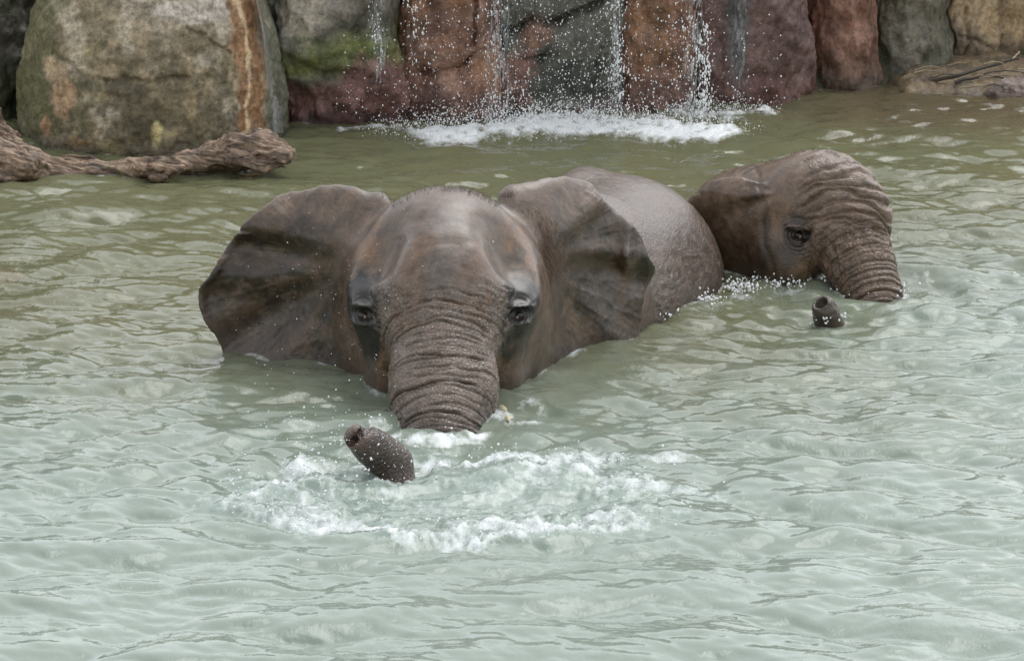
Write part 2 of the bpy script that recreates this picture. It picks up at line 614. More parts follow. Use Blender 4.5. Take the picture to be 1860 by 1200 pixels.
    # ripples running out from the trunk tip and the second head
    for (px, py, wl, amp, R) in ((690, 850, .22, .014, 1.8), (1500, 580, .14, .008, 1.0), (1580, 530, .21, .014, 1.6), (800, 790, .27, .010, 1.4)):
        q = PZ(px, py)
        d = np.hypot(x - q[0], y - q[1])
        up += amp * np.sin(2 * np.pi * d / wl + nb) * np.exp(-d / R * 2)
    # faint bubble streaks on the open water
    V[:, 2] += up
    calm = np.zeros(len(B))
    # --- water colour: olive and clear by the rocks, milky with air bubbles and painted-in sky reflection out in the pool
    aer_sheen = sstep(20.6, 17.4, y + 0.5 * nb + 0.15 * nf) * 0.85
    aer_sheen = np.maximum(aer_sheen, sstep(0.5, 2.2, x + 0.4 * nb) * sstep(22.8, 20.0, y + .5 * nb) * .8)  # right side raised to put the bright sky reflection into the colour
    aer_sheen = np.maximum(aer_sheen, sstep(1.9, 0.9, rr))
    colr = mixc(np.tile(np.array([[0.130, 0.134, 0.073]]), (len(B), 1)), (0.225, 0.282, 0.243), aer_sheen)
    brown = sstep(23.6, 24.6, y + .3 * nb) * sstep(1.0, 2.0, x)
    colr = mixc(colr, (0.10, 0.075, 0.045), brown * .8)  # brown reflection of bank and rocks painted into the water
    muddy = sstep(-1.9, -2.4, x + .5 * nb) * sstep(.8, .2, np.abs(y - 20.6 + .4 * nb))
    colr = mixc(colr, (0.14, 0.115, 0.06), muddy * .6)

    # --- the sheet goes on beyond the fine part, coarser, to the banks
    I = np.arange(nx * ny).reshape(nx, ny)
    F = np.stack([I[:-1, :-1], I[1:, :-1], I[1:, 1:], I[:-1, 1:]], -1).reshape(-1, 4)
    G = V.reshape(nx, ny, 3)
    bd = np.concatenate([I[:, 0], I[-1, 1:], I[-2::-1, -1], I[0, -2:0:-1]])
    BV = V[bd]
    rings, faces, base = [V], [F], bd
    off = len(V)
    cen = np.array([(X0 + X1) / 2, (Y0 + Y1) / 2])
    tgt_lo, tgt_hi = np.array([-26, 2.0]), np.array([26, 30.0])
    P0 = B[bd][:, :2]
    for st, fr in enumerate((0.02, 0.06, 0.14, 0.3, 0.6, 1.0)):
        T = np.where(P0 < cen, P0 + (tgt_lo - np.array([X0, Y0])) * fr * ((cen - P0) / (cen - np.array([X0, Y0]))).clip(0, 1) ** 3,
                     P0 + (tgt_hi - np.array([X1, Y1])) * fr * ((P0 - cen) / (np.array([X1, Y1]) - cen)).clip(0, 1) ** 3)
        z = BV[:, 2] * (1 - fr) ** 2
        rings.append(np.column_stack([T, z]))
        cur = off + np.arange(len(bd))
        n2 = np.roll(cur, -1); b2 = np.roll(base, -1)
        faces.append(np.stack([base, cur, n2, b2], 1))
        base = cur
        off += len(bd)
    VV = np.concatenate(rings); FF = np.concatenate(faces)
    me = np_mesh('water', VV, FF)
    ext = len(VV) - len(V)
    colr = np.concatenate([colr] + [colr[bd]] * (ext // len(bd)))
    foam = np.concatenate([foam, np.zeros(ext)])
    set_col(me, 'col', colr)
    set_float(me, 'foam', np.clip(foam, 0, 1.25))
    return put('water', me, WATER, kind='structure')
make_water()

# ================================================================== ROCKS
def rock(name, label, px0, px1, py, height, seed, colour, ry=None, zc=0.0, e_h=0.8, e_v=0.75, rough=0.05, yoff=0.0,
         cracks=(), nth=150, nz=105, bulge=None, group=None, dense_top=0.85, detail=1.0, tone=1.0, cat_dark=1.0):
    base = PZ((px0 + px1) / 2, py)
    wpx = base[1] / math.cos(0.2) / FPX * 1.02
    rx = (px1 - px0) / 2 * wpx
    ry = ry or rx
    cx, cy = base[0], base[1] + ry + yoff
    # parameter grid, denser on the pool side and low down
    a = np.linspace(-1, 1, nth + 60)
    th = -np.pi / 2 + np.pi * np.sign(a) * (0.62 * np.abs(a) + 0.38 * np.abs(a) ** 4)
    th = th[:-1]
    ph0 = math.asin(min(0.98, (dense_top - zc) / height)) if height > dense_top else 1.2
    ph = np.concatenate([np.linspace(-0.35, ph0, nz), np.linspace(ph0, np.pi / 2, 24)[1:]])
    T, P = np.meshgrid(th, ph, indexing='ij')
    def sp(v, e): return np.sign(v) * np.abs(v) ** e
    X = rx * sp(np.cos(P), e_v) * sp(np.cos(T), e_h)
    Y = ry * sp(np.cos(P), e_v) * sp(np.sin(T), e_h)
    Z = zc + height * np.where(P > 0, np.sin(P), P)
    V = np.stack([X, Y, Z], -1).reshape(-1, 3)
    if bulge: V = bulge(V, rx, ry)
    D = V / np.maximum(np.linalg.norm(V * np.array([1, 1, 0.3]), axis=1, keepdims=True), 1e-3) * np.array([1, 1, .15])
    W = V + np.array([cx, cy, 0]) + seed * 3.7
    lump = fbm(W * 1.7, 4) * rough * 1.6
    facet = (ridged(W * np.array([4.5, 4.5, 3]), 3) - 1) * rough * 0.55
    fine = fbm(W * 16, 4, 0.6) * 0.012 * detail
    V = V + D * (lump + facet + fine)[:, None]
    V[:, :2] += np.array([cx, cy])
    for (pa, pb, wdt, dep) in cracks:           # grooves along lines across the front
        A, Bq = PT(*pa, cy - ry), PT(*pb, cy - ry)
        ab = (Bq - A)[[0, 2]]
        w = V[:, [0, 2]] - A[[0, 2]] + 0.03 * np.stack([fbm(W * 6, 3), fbm(W * 6, 3, .5, 9)], 1)
        t = np.clip((w @ ab) / (ab @ ab), 0, 1)
        dd = np.linalg.norm(w - t[:, None] * ab, axis=1)
        front = V[:, 1] < cy
        V[:, 1] += front * dep * np.exp(-(dd / wdt) ** 2)
    nt, npz = len(th), len(ph)
    I = np.arange(nt * npz).reshape(nt, npz)
    J = np.roll(I, -1, axis=0)
    F = np.stack([I[:, :-1], J[:, :-1], J[:, 1:], I[:, 1:]], -1).reshape(-1, 4)
    me = np_mesh(name, V, F)
    C, wet = colour(V, W)
    C = C * tone
    C = .84 * C + .16 * C.mean(1, keepdims=True)
    drk = sstep(.0, .6, fbm(W * np.array([5, 5, 1.2]), 4, .6, 60))
    C = C * (1 - .32 * drk * (cat_dark))[:, None]
    set_col(me, 'col', C)
    set_float(me, 'wet', wet)
    return put(name, me, ROCK, origin=(cx, cy, 0), label=label, cat='rock', group=group)

def blob(C, V, px, py, Y, rx, rz, col, a, W, n=0.5):
    q = PT(px, py, Y)
    d = np.sqrt(((V[:, 0] - q[0]) / rx) ** 2 + ((V[:, 2] - q[2]) / rz) ** 2 + ((V[:, 1] - q[1]) / (4 * max(rx, rz))) ** 2)
    d = d + n * fbm(W * 7, 4, .6, px * .1)
    return mixc(C, col, min(1, a * 1.15) * sstep(1.25, 0.65, d))

def col_boulder(V, W):
    C = np.tile(np.array([[.31, .255, .165]]), (len(V), 1))
    C = mixc(C, (.165, .14, .085), sstep(-.15, .35, fbm(W * 3.2, 5, .6)))
    C = mixc(C, (.42, .38, .31), sstep(.05, .5, fbm(W * 4.5, 5, .6, 9)) * .8)
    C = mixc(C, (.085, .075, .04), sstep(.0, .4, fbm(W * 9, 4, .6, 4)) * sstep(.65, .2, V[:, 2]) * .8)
    C = mixc(C, (.10, .105, .04), sstep(-1.98, -2.4, V[:, 0] + .25 * fbm(W * 4, 4, .6)) * .9)
    C = mixc(C, (.33, .30, .27), sstep(.45, .75, V[:, 2] + .12 * fbm(W * 3, 3)) * sstep(-2.1, -1.6, V[:, 0]) * .6)  # pale grey sheen at the upper right, painted into the colour
    for (px, py, rx, rz, c, a) in ((95, 130, .07, .05, (.45, .34, .22), .8), (115, 180, .05, .09, (.42, .27, .16), .7), (80, 235, .03, .05, (.40, .22, .12), .9),
            (130, 255, .09, .04, (.38, .25, .11), .7), (205, 255, .10, .05, (.42, .36, .17), .7), (290, 240, .035, .08, (.50, .45, .22), .95),
            (320, 232, .06, .02, (.46, .40, .2), .8), (365, 110, .05, .05, (.42, .38, .32), .7), (350, 190, .03, .1, (.33, .26, .12), .6),
            (185, 165, .04, .06, (.30, .26, .13), .6), (250, 220, .12, .09, (.07, .065, .03), .7), (200, 150, .2, .03, (.09, .085, .06), .5),
            (380, 20, .25, .05, (.38, .36, .34), .8)):  # last patch adds to the painted upper right sheen
        C = blob(C, V, px, py, 23.7, rx, rz, c, a, W)
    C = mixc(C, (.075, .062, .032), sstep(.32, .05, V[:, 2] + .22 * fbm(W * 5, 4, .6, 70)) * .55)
    C = blob(C, V, 290, 238, 23.7, .04, .08, (.52, .46, .22), .9, W)
    C = blob(C, V, 210, 262, 23.7, .05, .04, (.48, .40, .2), .8, W)
    # mineral streak where the runnel comes down the right flank
    line = np.array([PT(a, b, 23.85) for a, b in ((385, -120), (430, 0), (448, 60), (454, 130), (458, 240))])[::-1]
    px, ctr = V[:, 0] / .00266, np.interp(V[:, 2], line[:, 2], line[:, 0]) / .00266
    hw = 22 + 11 * fbm(W * 8, 4, .6)
    m = sstep(hw + 5, hw - 5, np.abs(px - ctr)) * (V[:, 1] < 24.25)
    C = mixc(C, (.25, .125, .045), m * (.8 + .2 * sstep(-.3, .3, fbm(W * np.array([20, 20, 5]), 3))))
    C = mixc(C, (.12, .06, .025), m * sstep(.1, .5, fbm(W * 11, 4, .6, 2)) * .8)
    C = mixc(C, (.55, .43, .27), m * sstep(5, 1.5, np.abs(px - ctr + 4 - 8 * fbm(W * 6, 3))) * .9)
    C = mixc(C, (.10, .115, .085), sstep(8, 20, px - ctr - hw + 8) * (V[:, 1] < 24.6) * .85)
    wet = np.clip(m + sstep(.14, .0, V[:, 2]), 0, 1) * .9
    C = C * np.array([1.08, 1.0, .86])
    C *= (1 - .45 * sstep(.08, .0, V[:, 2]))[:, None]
    return C, wet

def col_mossy(V, W):
    n = fbm(W * 4, 5, .6)
    C = np.tile(np.array([[.12, .115, .085]]), (len(V), 1))
    C = mixc(C, (.20, .18, .14), sstep(-.1, .4, n) * .7)
    C = blob(C, V, 550, 25, 24.3, .10, .10, (.34, .29, .21), .95, W)
    C = blob(C, V, 620, 10, 24.3, .10, .06, (.24, .2, .16), .7, W)
    C = mixc(C, (.125, .14, .028), sstep(.20, .32, V[:, 2] + .07 * n) * sstep(.48, .34, V[:, 2] + .10 * n))
    C = mixc(C, (.055, .085, .015), sstep(.05, .45, fbm(W * 7, 4, .6, 3)) * sstep(.20, .3, V[:, 2]) * sstep(.52, .36, V[:, 2]) * .8)
    C = mixc(C, (.19, .17, .06), sstep(.0, .4, fbm(W * 8, 4, .6, 13)) * sstep(.20, .3, V[:, 2]) * sstep(.52, .36, V[:, 2]) * .6)
    C = mixc(C, (.06, .065, .05), blobm(V, 540, 150, 24.3, .14, .05, W) * .8)
    red = sstep(.26, .17, V[:, 2] + .06 * n - .10 * sstep(-.95, -.65, V[:, 0]))
    C = mixc(C, (.155, .07, .055), red)
    C = mixc(C, (.26, .13, .105), red * sstep(-.05, .4, fbm(W * 6, 4, .6, 7)) * .8)
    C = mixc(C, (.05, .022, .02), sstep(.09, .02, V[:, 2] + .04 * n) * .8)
    return C, np.full(len(V), .5)

def blobm(V, px, py, Y, rx, rz, W):
    q = PT(px, py, Y)
    d = np.sqrt(((V[:, 0] - q[0]) / rx) ** 2 + ((V[:, 2] - q[2]) / rz) ** 2) + .5 * fbm(W * 7, 4, .6, px * .1)
    return sstep(1.1, .55, d) * (V[:, 1] < Y + .8)

def col_orange(V, W):
    n = fbm(W * 4, 5, .6)
    C = np.tile(np.array([[.22, .10, .055]]), (len(V), 1))
    C = mixc(C, (.30, .145, .06), sstep(-.1, .35, n) * .8)
    C = mixc(C, (.36, .20, .13), sstep(.1, .5, fbm(W * 5, 4, .6, 4)) * .6)
    C = mixc(C, (.11, .055, .035), sstep(.0, .45, fbm(W * 3, 4, .6, 8)) * .8)
    C = mixc(C, (.13, .065, .05), sstep(.25, .08, V[:, 2] + .05 * n) * .8)
    return C, np.full(len(V), .55)

def col_grey(V, W):
    n = fbm(W * 4, 5, .6)
    C = np.tile(np.array([[.095, .095, .072]]), (len(V), 1))
    C = mixc(C, (.14, .14, .105), sstep(-.1, .4, n) * .7)
    C = blob(C, V, 975, 75, 24.3, .10, .08, (.24, .13, .085), .9, W)
    C = blob(C, V, 930, 150, 24.3, .12, .16, (.17, .085, .06), .9, W)
    C = mixc(C, (.045, .052, .035), blobm(V, 1040, 155, 24.3, .22, .16, W) * .85)
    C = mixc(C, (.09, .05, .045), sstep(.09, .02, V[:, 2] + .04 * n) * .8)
    return C, np.full(len(V), .6)

def col_purple(V, W):
    n = fbm(W * 4, 5, .6)
    C = np.tile(np.array([[.15, .085, .072]]), (len(V), 1))
    C = mixc(C, (.20, .12, .095), sstep(-.1, .4, n) * .8)
    C = mixc(C, (.085, .045, .04), sstep(.0, .45, fbm(W * 3, 4, .6, 8)) * .7)
    C = blob(C, V, 1350, 60, 24.4, .08, .25, (.085, .085, .085), .7, W)
    C = blob(C, V, 1345, 110, 24.4, .05, .2, (.12, .12, .12), .6, W)
    C = mixc(C, (.11, .04, .03), sstep(.18, .04, V[:, 2] + .05 * n) * .7)
    return C, np.full(len(V), .55)

def col_red(V, W):
    n = fbm(W * 4, 5, .6)
    C = np.tile(np.array([[.21, .095, .055]]), (len(V), 1))
    C = mixc(C, (.30, .145, .09), sstep(-.1, .4, n) * .8)
    C = mixc(C, (.10, .06, .03), sstep(.32, .12, V[:, 2] + .06 * n) * .6)
    C = mixc(C, (.12, .085, .06), sstep(.12, .02, V[:, 2] + .05 * n) * .8)
    return C, np.full(len(V), .35)

def col_green(V, W):
    n = fbm(W * 4, 5, .6)
    C = np.tile(np.array([[.19, .17, .11]]), (len(V), 1))
    C = mixc(C, (.22, .195, .14), sstep(-.1, .4, n) * .7)
    C = mixc(C, (.085, .095, .055), sstep(-.1, .4, fbm(W * np.array([5, 5, 2]), 4, .6, 6)) * .8)
    C = mixc(C, (.07, .075, .04), sstep(.3, .05, V[:, 2] + .1 * n) * .5)
    return C, np.full(len(V), .25)

def col_tan(V, W):
    n = fbm(W * 4, 5, .6)
    C = np.tile(np.array([[.42, .30, .16]]), (len(V), 1))
    C = mixc(C, (.55, .38, .18), sstep(-.1, .4, n) * .8)
    C = mixc(C, (.29, .22, .14), sstep(.0, .45, fbm(W * 6, 4, .6, 8)) * .7)
    C = mixc(C, (.16, .12, .075), sstep(.3, .12, V[:, 2] + .06 * n) * .8)
    return C, np.zeros(len(V))

def col_dark(V, W):
    n = fbm(W * 4, 5, .6)
    C = np.tile(np.array([[.06, .055, .035]]), (len(V), 1))
    C = mixc(C, (.045, .055, .018), sstep(-.1, .4, n) * .8)
    C = mixc(C, (.09, .08, .06), sstep(.0, .5, fbm(W * 6, 4, .6, 8)) * .6)
    return C, np.full(len(V), .4)

def overhang(amount, z0, z1):
    def f(V, rx, ry):
        V = V.copy()
        V[:, 1] -= amount * sstep(z0, z1, V[:, 2]) * (V[:, 1] < ry * .5)
        return V
    return f

def lean(ax, ay):
    def f(V, rx, ry):
        V = V.copy()
        V[:, 0] += ax * V[:, 2]
        V[:, 1] += ay * V[:, 2]
        return V
    return f

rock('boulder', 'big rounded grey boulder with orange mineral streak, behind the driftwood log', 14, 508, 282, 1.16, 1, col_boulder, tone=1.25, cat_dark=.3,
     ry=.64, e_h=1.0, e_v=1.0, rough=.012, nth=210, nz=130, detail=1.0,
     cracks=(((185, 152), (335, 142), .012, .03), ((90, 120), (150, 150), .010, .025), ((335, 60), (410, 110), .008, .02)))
rock('boulder', 'dark mossy rock beside the big rounded boulder', -230, 62, 232, 1.9, 2, col_dark, ry=.6, yoff=.05)
rock('boulder', 'dark mossy block behind the rounded boulder, next to the runnel', 395, 560, 205, 1.8, 12, col_dark, ry=.5, yoff=.25)
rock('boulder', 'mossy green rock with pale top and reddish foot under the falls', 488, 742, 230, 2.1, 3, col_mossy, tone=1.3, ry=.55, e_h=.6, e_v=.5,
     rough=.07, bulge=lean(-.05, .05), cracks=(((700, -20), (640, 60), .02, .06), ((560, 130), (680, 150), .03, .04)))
rock('boulder', 'orange brown rock slab between the dark crevice and the grey rock', 722, 915, 222, 2.3, 4, col_orange, tone=1.3, ry=.5, e_h=.5, e_v=.45,
     rough=.045, cracks=(((770, 135), (850, 118), .012, .05), ((850, 118), (905, 80), .012, .05), ((868, 0), (862, 90), .012, .04)))
rock('boulder', 'dark grey rock with black diagonal crack behind the falling water', 872, 1140, 216, 2.4, 5, col_grey, tone=1.3, ry=.55, e_h=.55, e_v=.45,
     rough=.05, yoff=.03, cracks=(((905, 55), (1000, 42), .016, .10), ((1000, 42), (1130, 2), .016, .12), ((985, 100), (950, 110), .012, .05)))
rock('boulder', 'rust brown rock column between grey rock and purple rock', 1105, 1275, 205, 2.3, 6, col_orange, tone=1.3, ry=.45, e_h=.7, e_v=.45, rough=.06)
rock('boulder', 'purple brown rock at the right end of the falls', 1235, 1480, 192, 2.2, 7, col_purple, tone=1.3, ry=.5, e_h=.6, e_v=.5, rough=.05, bulge=lean(-.06, 0))
rock('boulder', 'smooth red brown rock standing behind the purple rock', 1462, 1602, 160, 1.9, 8, col_red, tone=1.3, ry=.5, e_h=.7, e_v=.5, rough=.05, bulge=lean(-.05, 0))
rock('boulder', 'grey green weathered rock between red rock and tan rock', 1575, 1735, 148, 1.5, 9, col_green, ry=.5, e_h=.7, e_v=.5, rough=.06)
rock('boulder', 'tan yellow cracked rock above the muddy bank', 1690, 1990, 135, 1.3, 10, col_tan, ry=.6, e_h=.55, e_v=.5, rough=.06,
     cracks=(((1830, -10), (1820, 100), .01, .05), ((1740, 60), (1800, 90), .008, .03), ((1760, 20), (1745, 110), .008, .03)))

# the rising ground behind the rocks
def make_terrain():
    xs = np.linspace(-40, 40, 161); ys = np.concatenate([np.linspace(24.7, 27, 24), np.linspace(27.5, 90, 60)])
    X, Y = np.meshgrid(xs, ys, indexing='ij')
    P = np.stack([X, Y, 0 * X], -1).reshape(-1, 3)
    h = -.3 + sstep(24.8, 26.0, P[:, 1]) * (1.5 - .75 * sstep(.8, 2.6, P[:, 0])) + .03 * np.maximum(P[:, 1] - 26, 0) + .25 * fbm(P * .6, 4)
    P[:, 2] = h
    nx, ny = X.shape
    I = np.arange(nx * ny).reshape(nx, ny)
    F = np.stack([I[:-1, :-1], I[1:, :-1], I[1:, 1:], I[:-1, 1:]], -1).reshape(-1, 4)
    me = np_mesh('terrain', P, F)
    C, w = np.tile(np.array([[.07, .068, .04]]), (len(P), 1)), np.zeros(len(P))
    C = mixc(C, (.045, .055, .02), sstep(-.2, .4, fbm(P * 1.2, 4)))
    set_col(me, 'col', C); set_float(me, 'wet', w)
    put('terrain', me, MUD, kind='structure')
make_terrain()

def make_bank():
    xs = np.linspace(1.55, 6.5, 330); ys = np.linspace(24.2, 26.0, 150)
    X, Y = np.meshgrid(xs, ys, indexing='ij')
    P = np.stack([X, Y, 0 * X], -1).reshape(-1, 3)
    edge = 24.83 + .10 * np.sin(P[:, 0] * 3.1 + .6) - .12 * sstep(2.0, 2.8, P[:, 0]) + .10 * fbm(P * 2.4, 3)
    h = (P[:, 1] - edge) * .17 + .028 * fbm(P * 5, 5, .6) + .012 * fbm(P * 22, 3)
    h = np.minimum(h, .10 + .03 * fbm(P * 4, 3))
    h = h - .35 * sstep(2.05, 1.7, P[:, 0] + .08 * fbm(P * 5, 2))
    P[:, 2] = np.maximum(h, -.2)
    nx, ny = X.shape
    I = np.arange(nx * ny).reshape(nx, ny)
    F = np.stack([I[:-1, :-1], I[1:, :-1], I[1:, 1:], I[:-1, 1:]], -1).reshape(-1, 4)
    me = np_mesh('mud_bank', P, F)
    C = np.tile(np.array([[.17, .125, .075]]), (len(P), 1))
    C = mixc(C, (.24, .18, .10), sstep(-.1, .4, fbm(P * 6, 5, .6)) * .8)
    C = mixc(C, (.08, .065, .045), sstep(0, .4, fbm(P * 9, 4, .6, 4)) * .7)
    C = mixc(C, (.07, .05, .035), sstep(.035, .0, P[:, 2]) * .9)
    set_col(me, 'col', C); set_float(me, 'wet', sstep(.05, 0, P[:, 2]))
    put('mud_bank', me, MUD, kind='structure')
make_bank()

# ------------------------------------------------------------------ tubes (twigs, hairs, branches)
def tube(P, R, n=6):
    P, R = np.asarray(P, float), np.asarray(R, float)
    T = np.gradient(P, axis=0)
    T /= np.linalg.norm(T, axis=1, keepdims=True)
    up = np.where(np.abs(T[:, 2:3]) > .9, np.array([[1., 0, 0]]), np.array([[0, 0, 1.]]))
    A = np.cross(T, up); A /= np.linalg.norm(A, axis=1, keepdims=True)
    Bq = np.cross(T, A)
    th = np.arange(n) * 2 * np.pi / n
    V = P[:, None] + R[:, None, None] * (np.cos(th)[None, :, None] * A[:, None] + np.sin(th)[None, :, None] * Bq[:, None])
    m = len(P)
    I = np.arange(m * n).reshape(m, n)
    J = np.roll(I, -1, axis=1)
    F = np.stack([I[:-1], J[:-1], J[1:], I[1:]], -1).reshape(-1, 4)
    return V.reshape(-1, 3), F

def twig(label, pts, r0, r1, col):
    pts = np.array(pts)
    t = np.linspace(0, len(pts) - 1, 16)
    P = np.stack([np.interp(t, np.arange(len(pts)), pts[:, i]) for i in range(3)], 1)
    P += .008 * np.stack([fbm(P * 9, 2), fbm(P * 9, 2, .5, 4), fbm(P * 9, 2, .5, 8)], 1)
    V, F = tube(P, np.linspace(r0, r1, 16), 6)
    me = np_mesh('twig', V, F)
    set_col(me, 'col', np.tile(np.array([col]), (len(V), 1))); set_float(me, 'wet', np.zeros(len(V)))
    put('twig', me, WOOD, origin=P[0], label=label, cat='twig', group='twigs lying on the muddy bank')

twig('long dark twig lying across the muddy bank below the tan rock', [PZ(1688, 148, .05), PZ(1740, 138, .09), PZ(1800, 118, .13), PZ(1850, 105, .16)], .012, .006, (.05, .04, .03))
twig('short dark twig crossing the long one on the muddy bank', [PZ(1735, 150, .07), PZ(1780, 138, .10), PZ(1822, 142, .10)], .010, .005, (.045, .035, .028))
twig('thin pale stick leaning up from the bank near the tan rock', [PZ(1824, 120, .11), PT(1838, 108, 25.2), PT(1852, 93, 25.25)], .006, .004, (.42, .34, .22))

for k in range(11):
    px = random.uniform(1640, 1890); q = PZ(px, random.uniform(112, 162), .08 + .0004 * (px - 1640))
    a = random.uniform(-.5, .5); Ln = random.uniform(.10, .26)
    d = np.array([math.cos(a), math.sin(a), random.uniform(-.02, .08)]) * Ln
    tone, tc = random.choice([('dark', (.07, .055, .04)), ('brown', (.20, .16, .10)), ('pale straw', (.30, .25, .16))])
    twig('thin %s twig among the litter of the muddy bank' % tone, [q, q + d * .5 + np.array([0, 0, .015]), q + d], .005, .0025, tc)

# ------------------------------------------------------------------ driftwood
def make_log():
    P = lambda px, py, Y: PT(px, py, Y)
    F = Field((-2.62, 22.6, -.22), (-.98, 23.75, .48), .009)
    main = [(-60, 312, 23.05, .075), (20, 308, 23.08, .085), (90, 306, 23.10, .056), (170, 307, 23.10, .046), (235, 301, 23.12, .050), (290, 300, 23.1, .040), (330, 293, 23.12, .046),
            (375, 284, 23.14, .056), (425, 270, 23.16, .080), (468, 264, 23.16, .085), (500, 268, 23.14, .06), (520, 270, 23.13, .03)]
    F.chain([P(250, 300, 23.05), P(285, 306, 22.98), P(330, 300, 23.0)], [.03, .04, .02], .03)
    F.chain([P(420, 285, 23.05), P(470, 288, 23.03), P(512, 282, 23.06), P(526, 272, 23.08)], [.035, .045, .035, .016], .02)
    F.chain([P(300, 292, 23.2), P(380, 268, 23.25), P(430, 255, 23.22)], [.02, .035, .04], .03)
    F.ell(P(478, 282, 22.98), (.05, .05, .018), .02, cut=True)
    F.ell(P(280, 308, 22.95), (.05, .05, .012), .02, cut=True)
    F.chain([P(a, b, y) for a, b, y, r in main], [r for *_, r in main], .04)
    F.chain([P(440, 262, 23.2), P(480, 250, 23.2), P(512, 262, 23.15)], [.05, .05, .03], .03)
    F.chain([P(70, 300, 23.1), P(40, 280, 23.2), P(12, 240, 23.35), P(-12, 200, 23.4)], [.06, .05, .045, .035], .04)
    F.chain([P(60, 300, 23.05), P(30, 300, 22.98), P(5, 318, 22.95), P(-20, 330, 22.95)], [.06, .06, .055, .05], .04)
    F.chain([P(50, 300, 23.0), P(20, 280, 23.0), P(-10, 270, 23.0)], [.05, .06, .07], .04)
    F.chain([P(60, 285, 23.22), P(95, 289, 23.25), P(130, 281, 23.27), P(165, 284, 23.27), P(195, 296, 23.2)], [.028, .025, .022, .02, .012], .03)
    V, Q = F.mesh()
    me = subdivide(V, Q, 1)
    V, Nn = verts_of(me), normals_of(me)
    L = V.copy(); L[:, 2] += .25 * L[:, 0]
    g = ridged(L * np.array([2.2, 13, 13]), 3) - 1
    g2 = fbm(L * np.array([2.6, 9, 9]), 4, .55, 3)
    g3 = ridged(L * np.array([9, 38, 38]), 3, 5) - 1
    V = V + Nn * (.014 * g + .020 * g2 + .006 * g3)[:, None]
    me.vertices.foreach_set('co', V.ravel())
    C = np.tile(np.array([[.17, .125, .095]]), (len(V), 1))
    C = mixc(C, (.30, .235, .19), sstep(-.1, .5, g2 + .4 * g) * .8)
    C = mixc(C, (.06, .045, .035), sstep(.05, .5, fbm(L * np.array([6, 18, 18]), 4, .6, 12)) * .75)
    C = mixc(C, (.40, .33, .27), sstep(.05, .5, fbm(L * np.array([3, 45, 45]), 3, .6, 22)) * .6)
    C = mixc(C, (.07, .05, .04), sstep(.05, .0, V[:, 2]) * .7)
    C = C * np.array([.88, .78, .66])
    V[:, 2] -= .015
    me.vertices.foreach_set('co', V.ravel())
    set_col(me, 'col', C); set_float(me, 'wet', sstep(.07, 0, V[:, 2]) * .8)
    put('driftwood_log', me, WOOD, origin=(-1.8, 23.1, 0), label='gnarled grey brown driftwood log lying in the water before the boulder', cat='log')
make_log()

def make_stone():
    rock('flat_stone', 'low pinkish brown stone at the water edge below the muddy bank', 1788, 1930, 187, .10, 15,
         lambda V, W: (mixc(np.tile(np.array([[.22, .15, .12]]), (len(V), 1)), (.34, .27, .23), sstep(-.1, .4, fbm(W * 9, 4))), np.full(len(V), .4)),
         ry=.16, e_h=.9, e_v=.8, rough=.03, nth=60, nz=40, dense_top=.09)
make_stone()

# clear sheet of water sliding off the boulder's right flank
def make_sheet():
    n, m = 60, 22
    py = np.linspace(-150, 242, n)
    out = []
    for f in np.linspace(0, 1, m):
        a = np.interp(py, [-150, 0, 70, 130, 200, 242], [455, 462, 474, 477, 478, 480])
        b = np.interp(py, [-150, 0, 70, 130, 200, 242], [462, 470, 486, 500, 514, 515])
        px = a + (b - a) * f
        Y = 23.95 + .10 * f - .10 * math.sin(math.pi * f) + .02 * np.sin(py * .03 + f * 5)
        out.append([PT(x, yy, Q) for x, yy, Q in zip(px, py, Y)])
    V = np.array(out)
    back = V.copy(); back[..., 1] += .02 + .012 * np.sin(np.linspace(0, 20, n))[None]
    G = np.concatenate([V, back[::-1]], 0)
    r = len(G)
    I = np.arange(r * n).reshape(r, n)
    J = np.roll(I, -1, axis=0)
    F = np.stack([I[:, :-1], J[:, :-1], J[:, 1:], I[:, 1:]], -1).reshape(-1, 4)
    me = np_mesh('water_sheet', G.reshape(-1, 3), F)
    put('water_sheet', me, GLASSW, label='clear sheet of water sliding down beside the orange streak of the boulder', cat='water', origin=(V[0, -1, 0], 23.95, 0))
make_sheet()

VEIL = N('thin_falling_water')
def _veil():
    M = VEIL
    co = M.n('TexCoord').outputs['Object']
    mp = M.n('Mapping'); mp.inputs['Scale'].default_value = (70, 70, 7)
    M.l(co, mp.inputs['Vector'])
    n1 = M.noise(1.0, 4, .65, mp.outputs[0]).outputs['Fac']
    e = M.attr('edge').outputs['Fac']
    a = M.math('MULTIPLY', M.rng(n1, .46, .66, 0, 1), e)
    M.l(a, M.b.inputs['Alpha'])
    M.b.inputs['Base Color'].default_value = (.82, .85, .86, 1)
    M.b.inputs['Roughness'].default_value = .35
_veil()
VEIL = VEIL.m

def veil(label, c, w, top, bot, dens):
    n, m = 40, 12
    py = np.linspace(top, bot, n)
    G = []
    E = []
    for f in np.linspace(-1, 1, m):
        px = c + w * f * (.55 + .45 * (py - top) / (bot - top)) + 3 * np.sin(py * .045 + c)
        Y = 24.02 + .03 * f * f + .01 * np.sin(py * .09 + f * 4)
        G.append([PT(a, b, q) for a, b, q in zip(px, py, Y)])
        E.append((1 - f * f) * dens * np.ones(n))
    V = np.array(G); I = np.arange(m * n).reshape(m, n)
    F = np.stack([I[:-1, :-1], I[1:, :-1], I[1:, 1:], I[:-1, 1:]], -1).reshape(-1, 4)
    me = np_mesh('falling_water', V.reshape(-1, 3), F)
    set_float(me, 'edge', np.array(E).ravel())
    put('falling_water', me, VEIL, origin=(V[m // 2, -1, 0], 24.02, 0), label=label, cat='falling water', group='streams falling over the rocks')

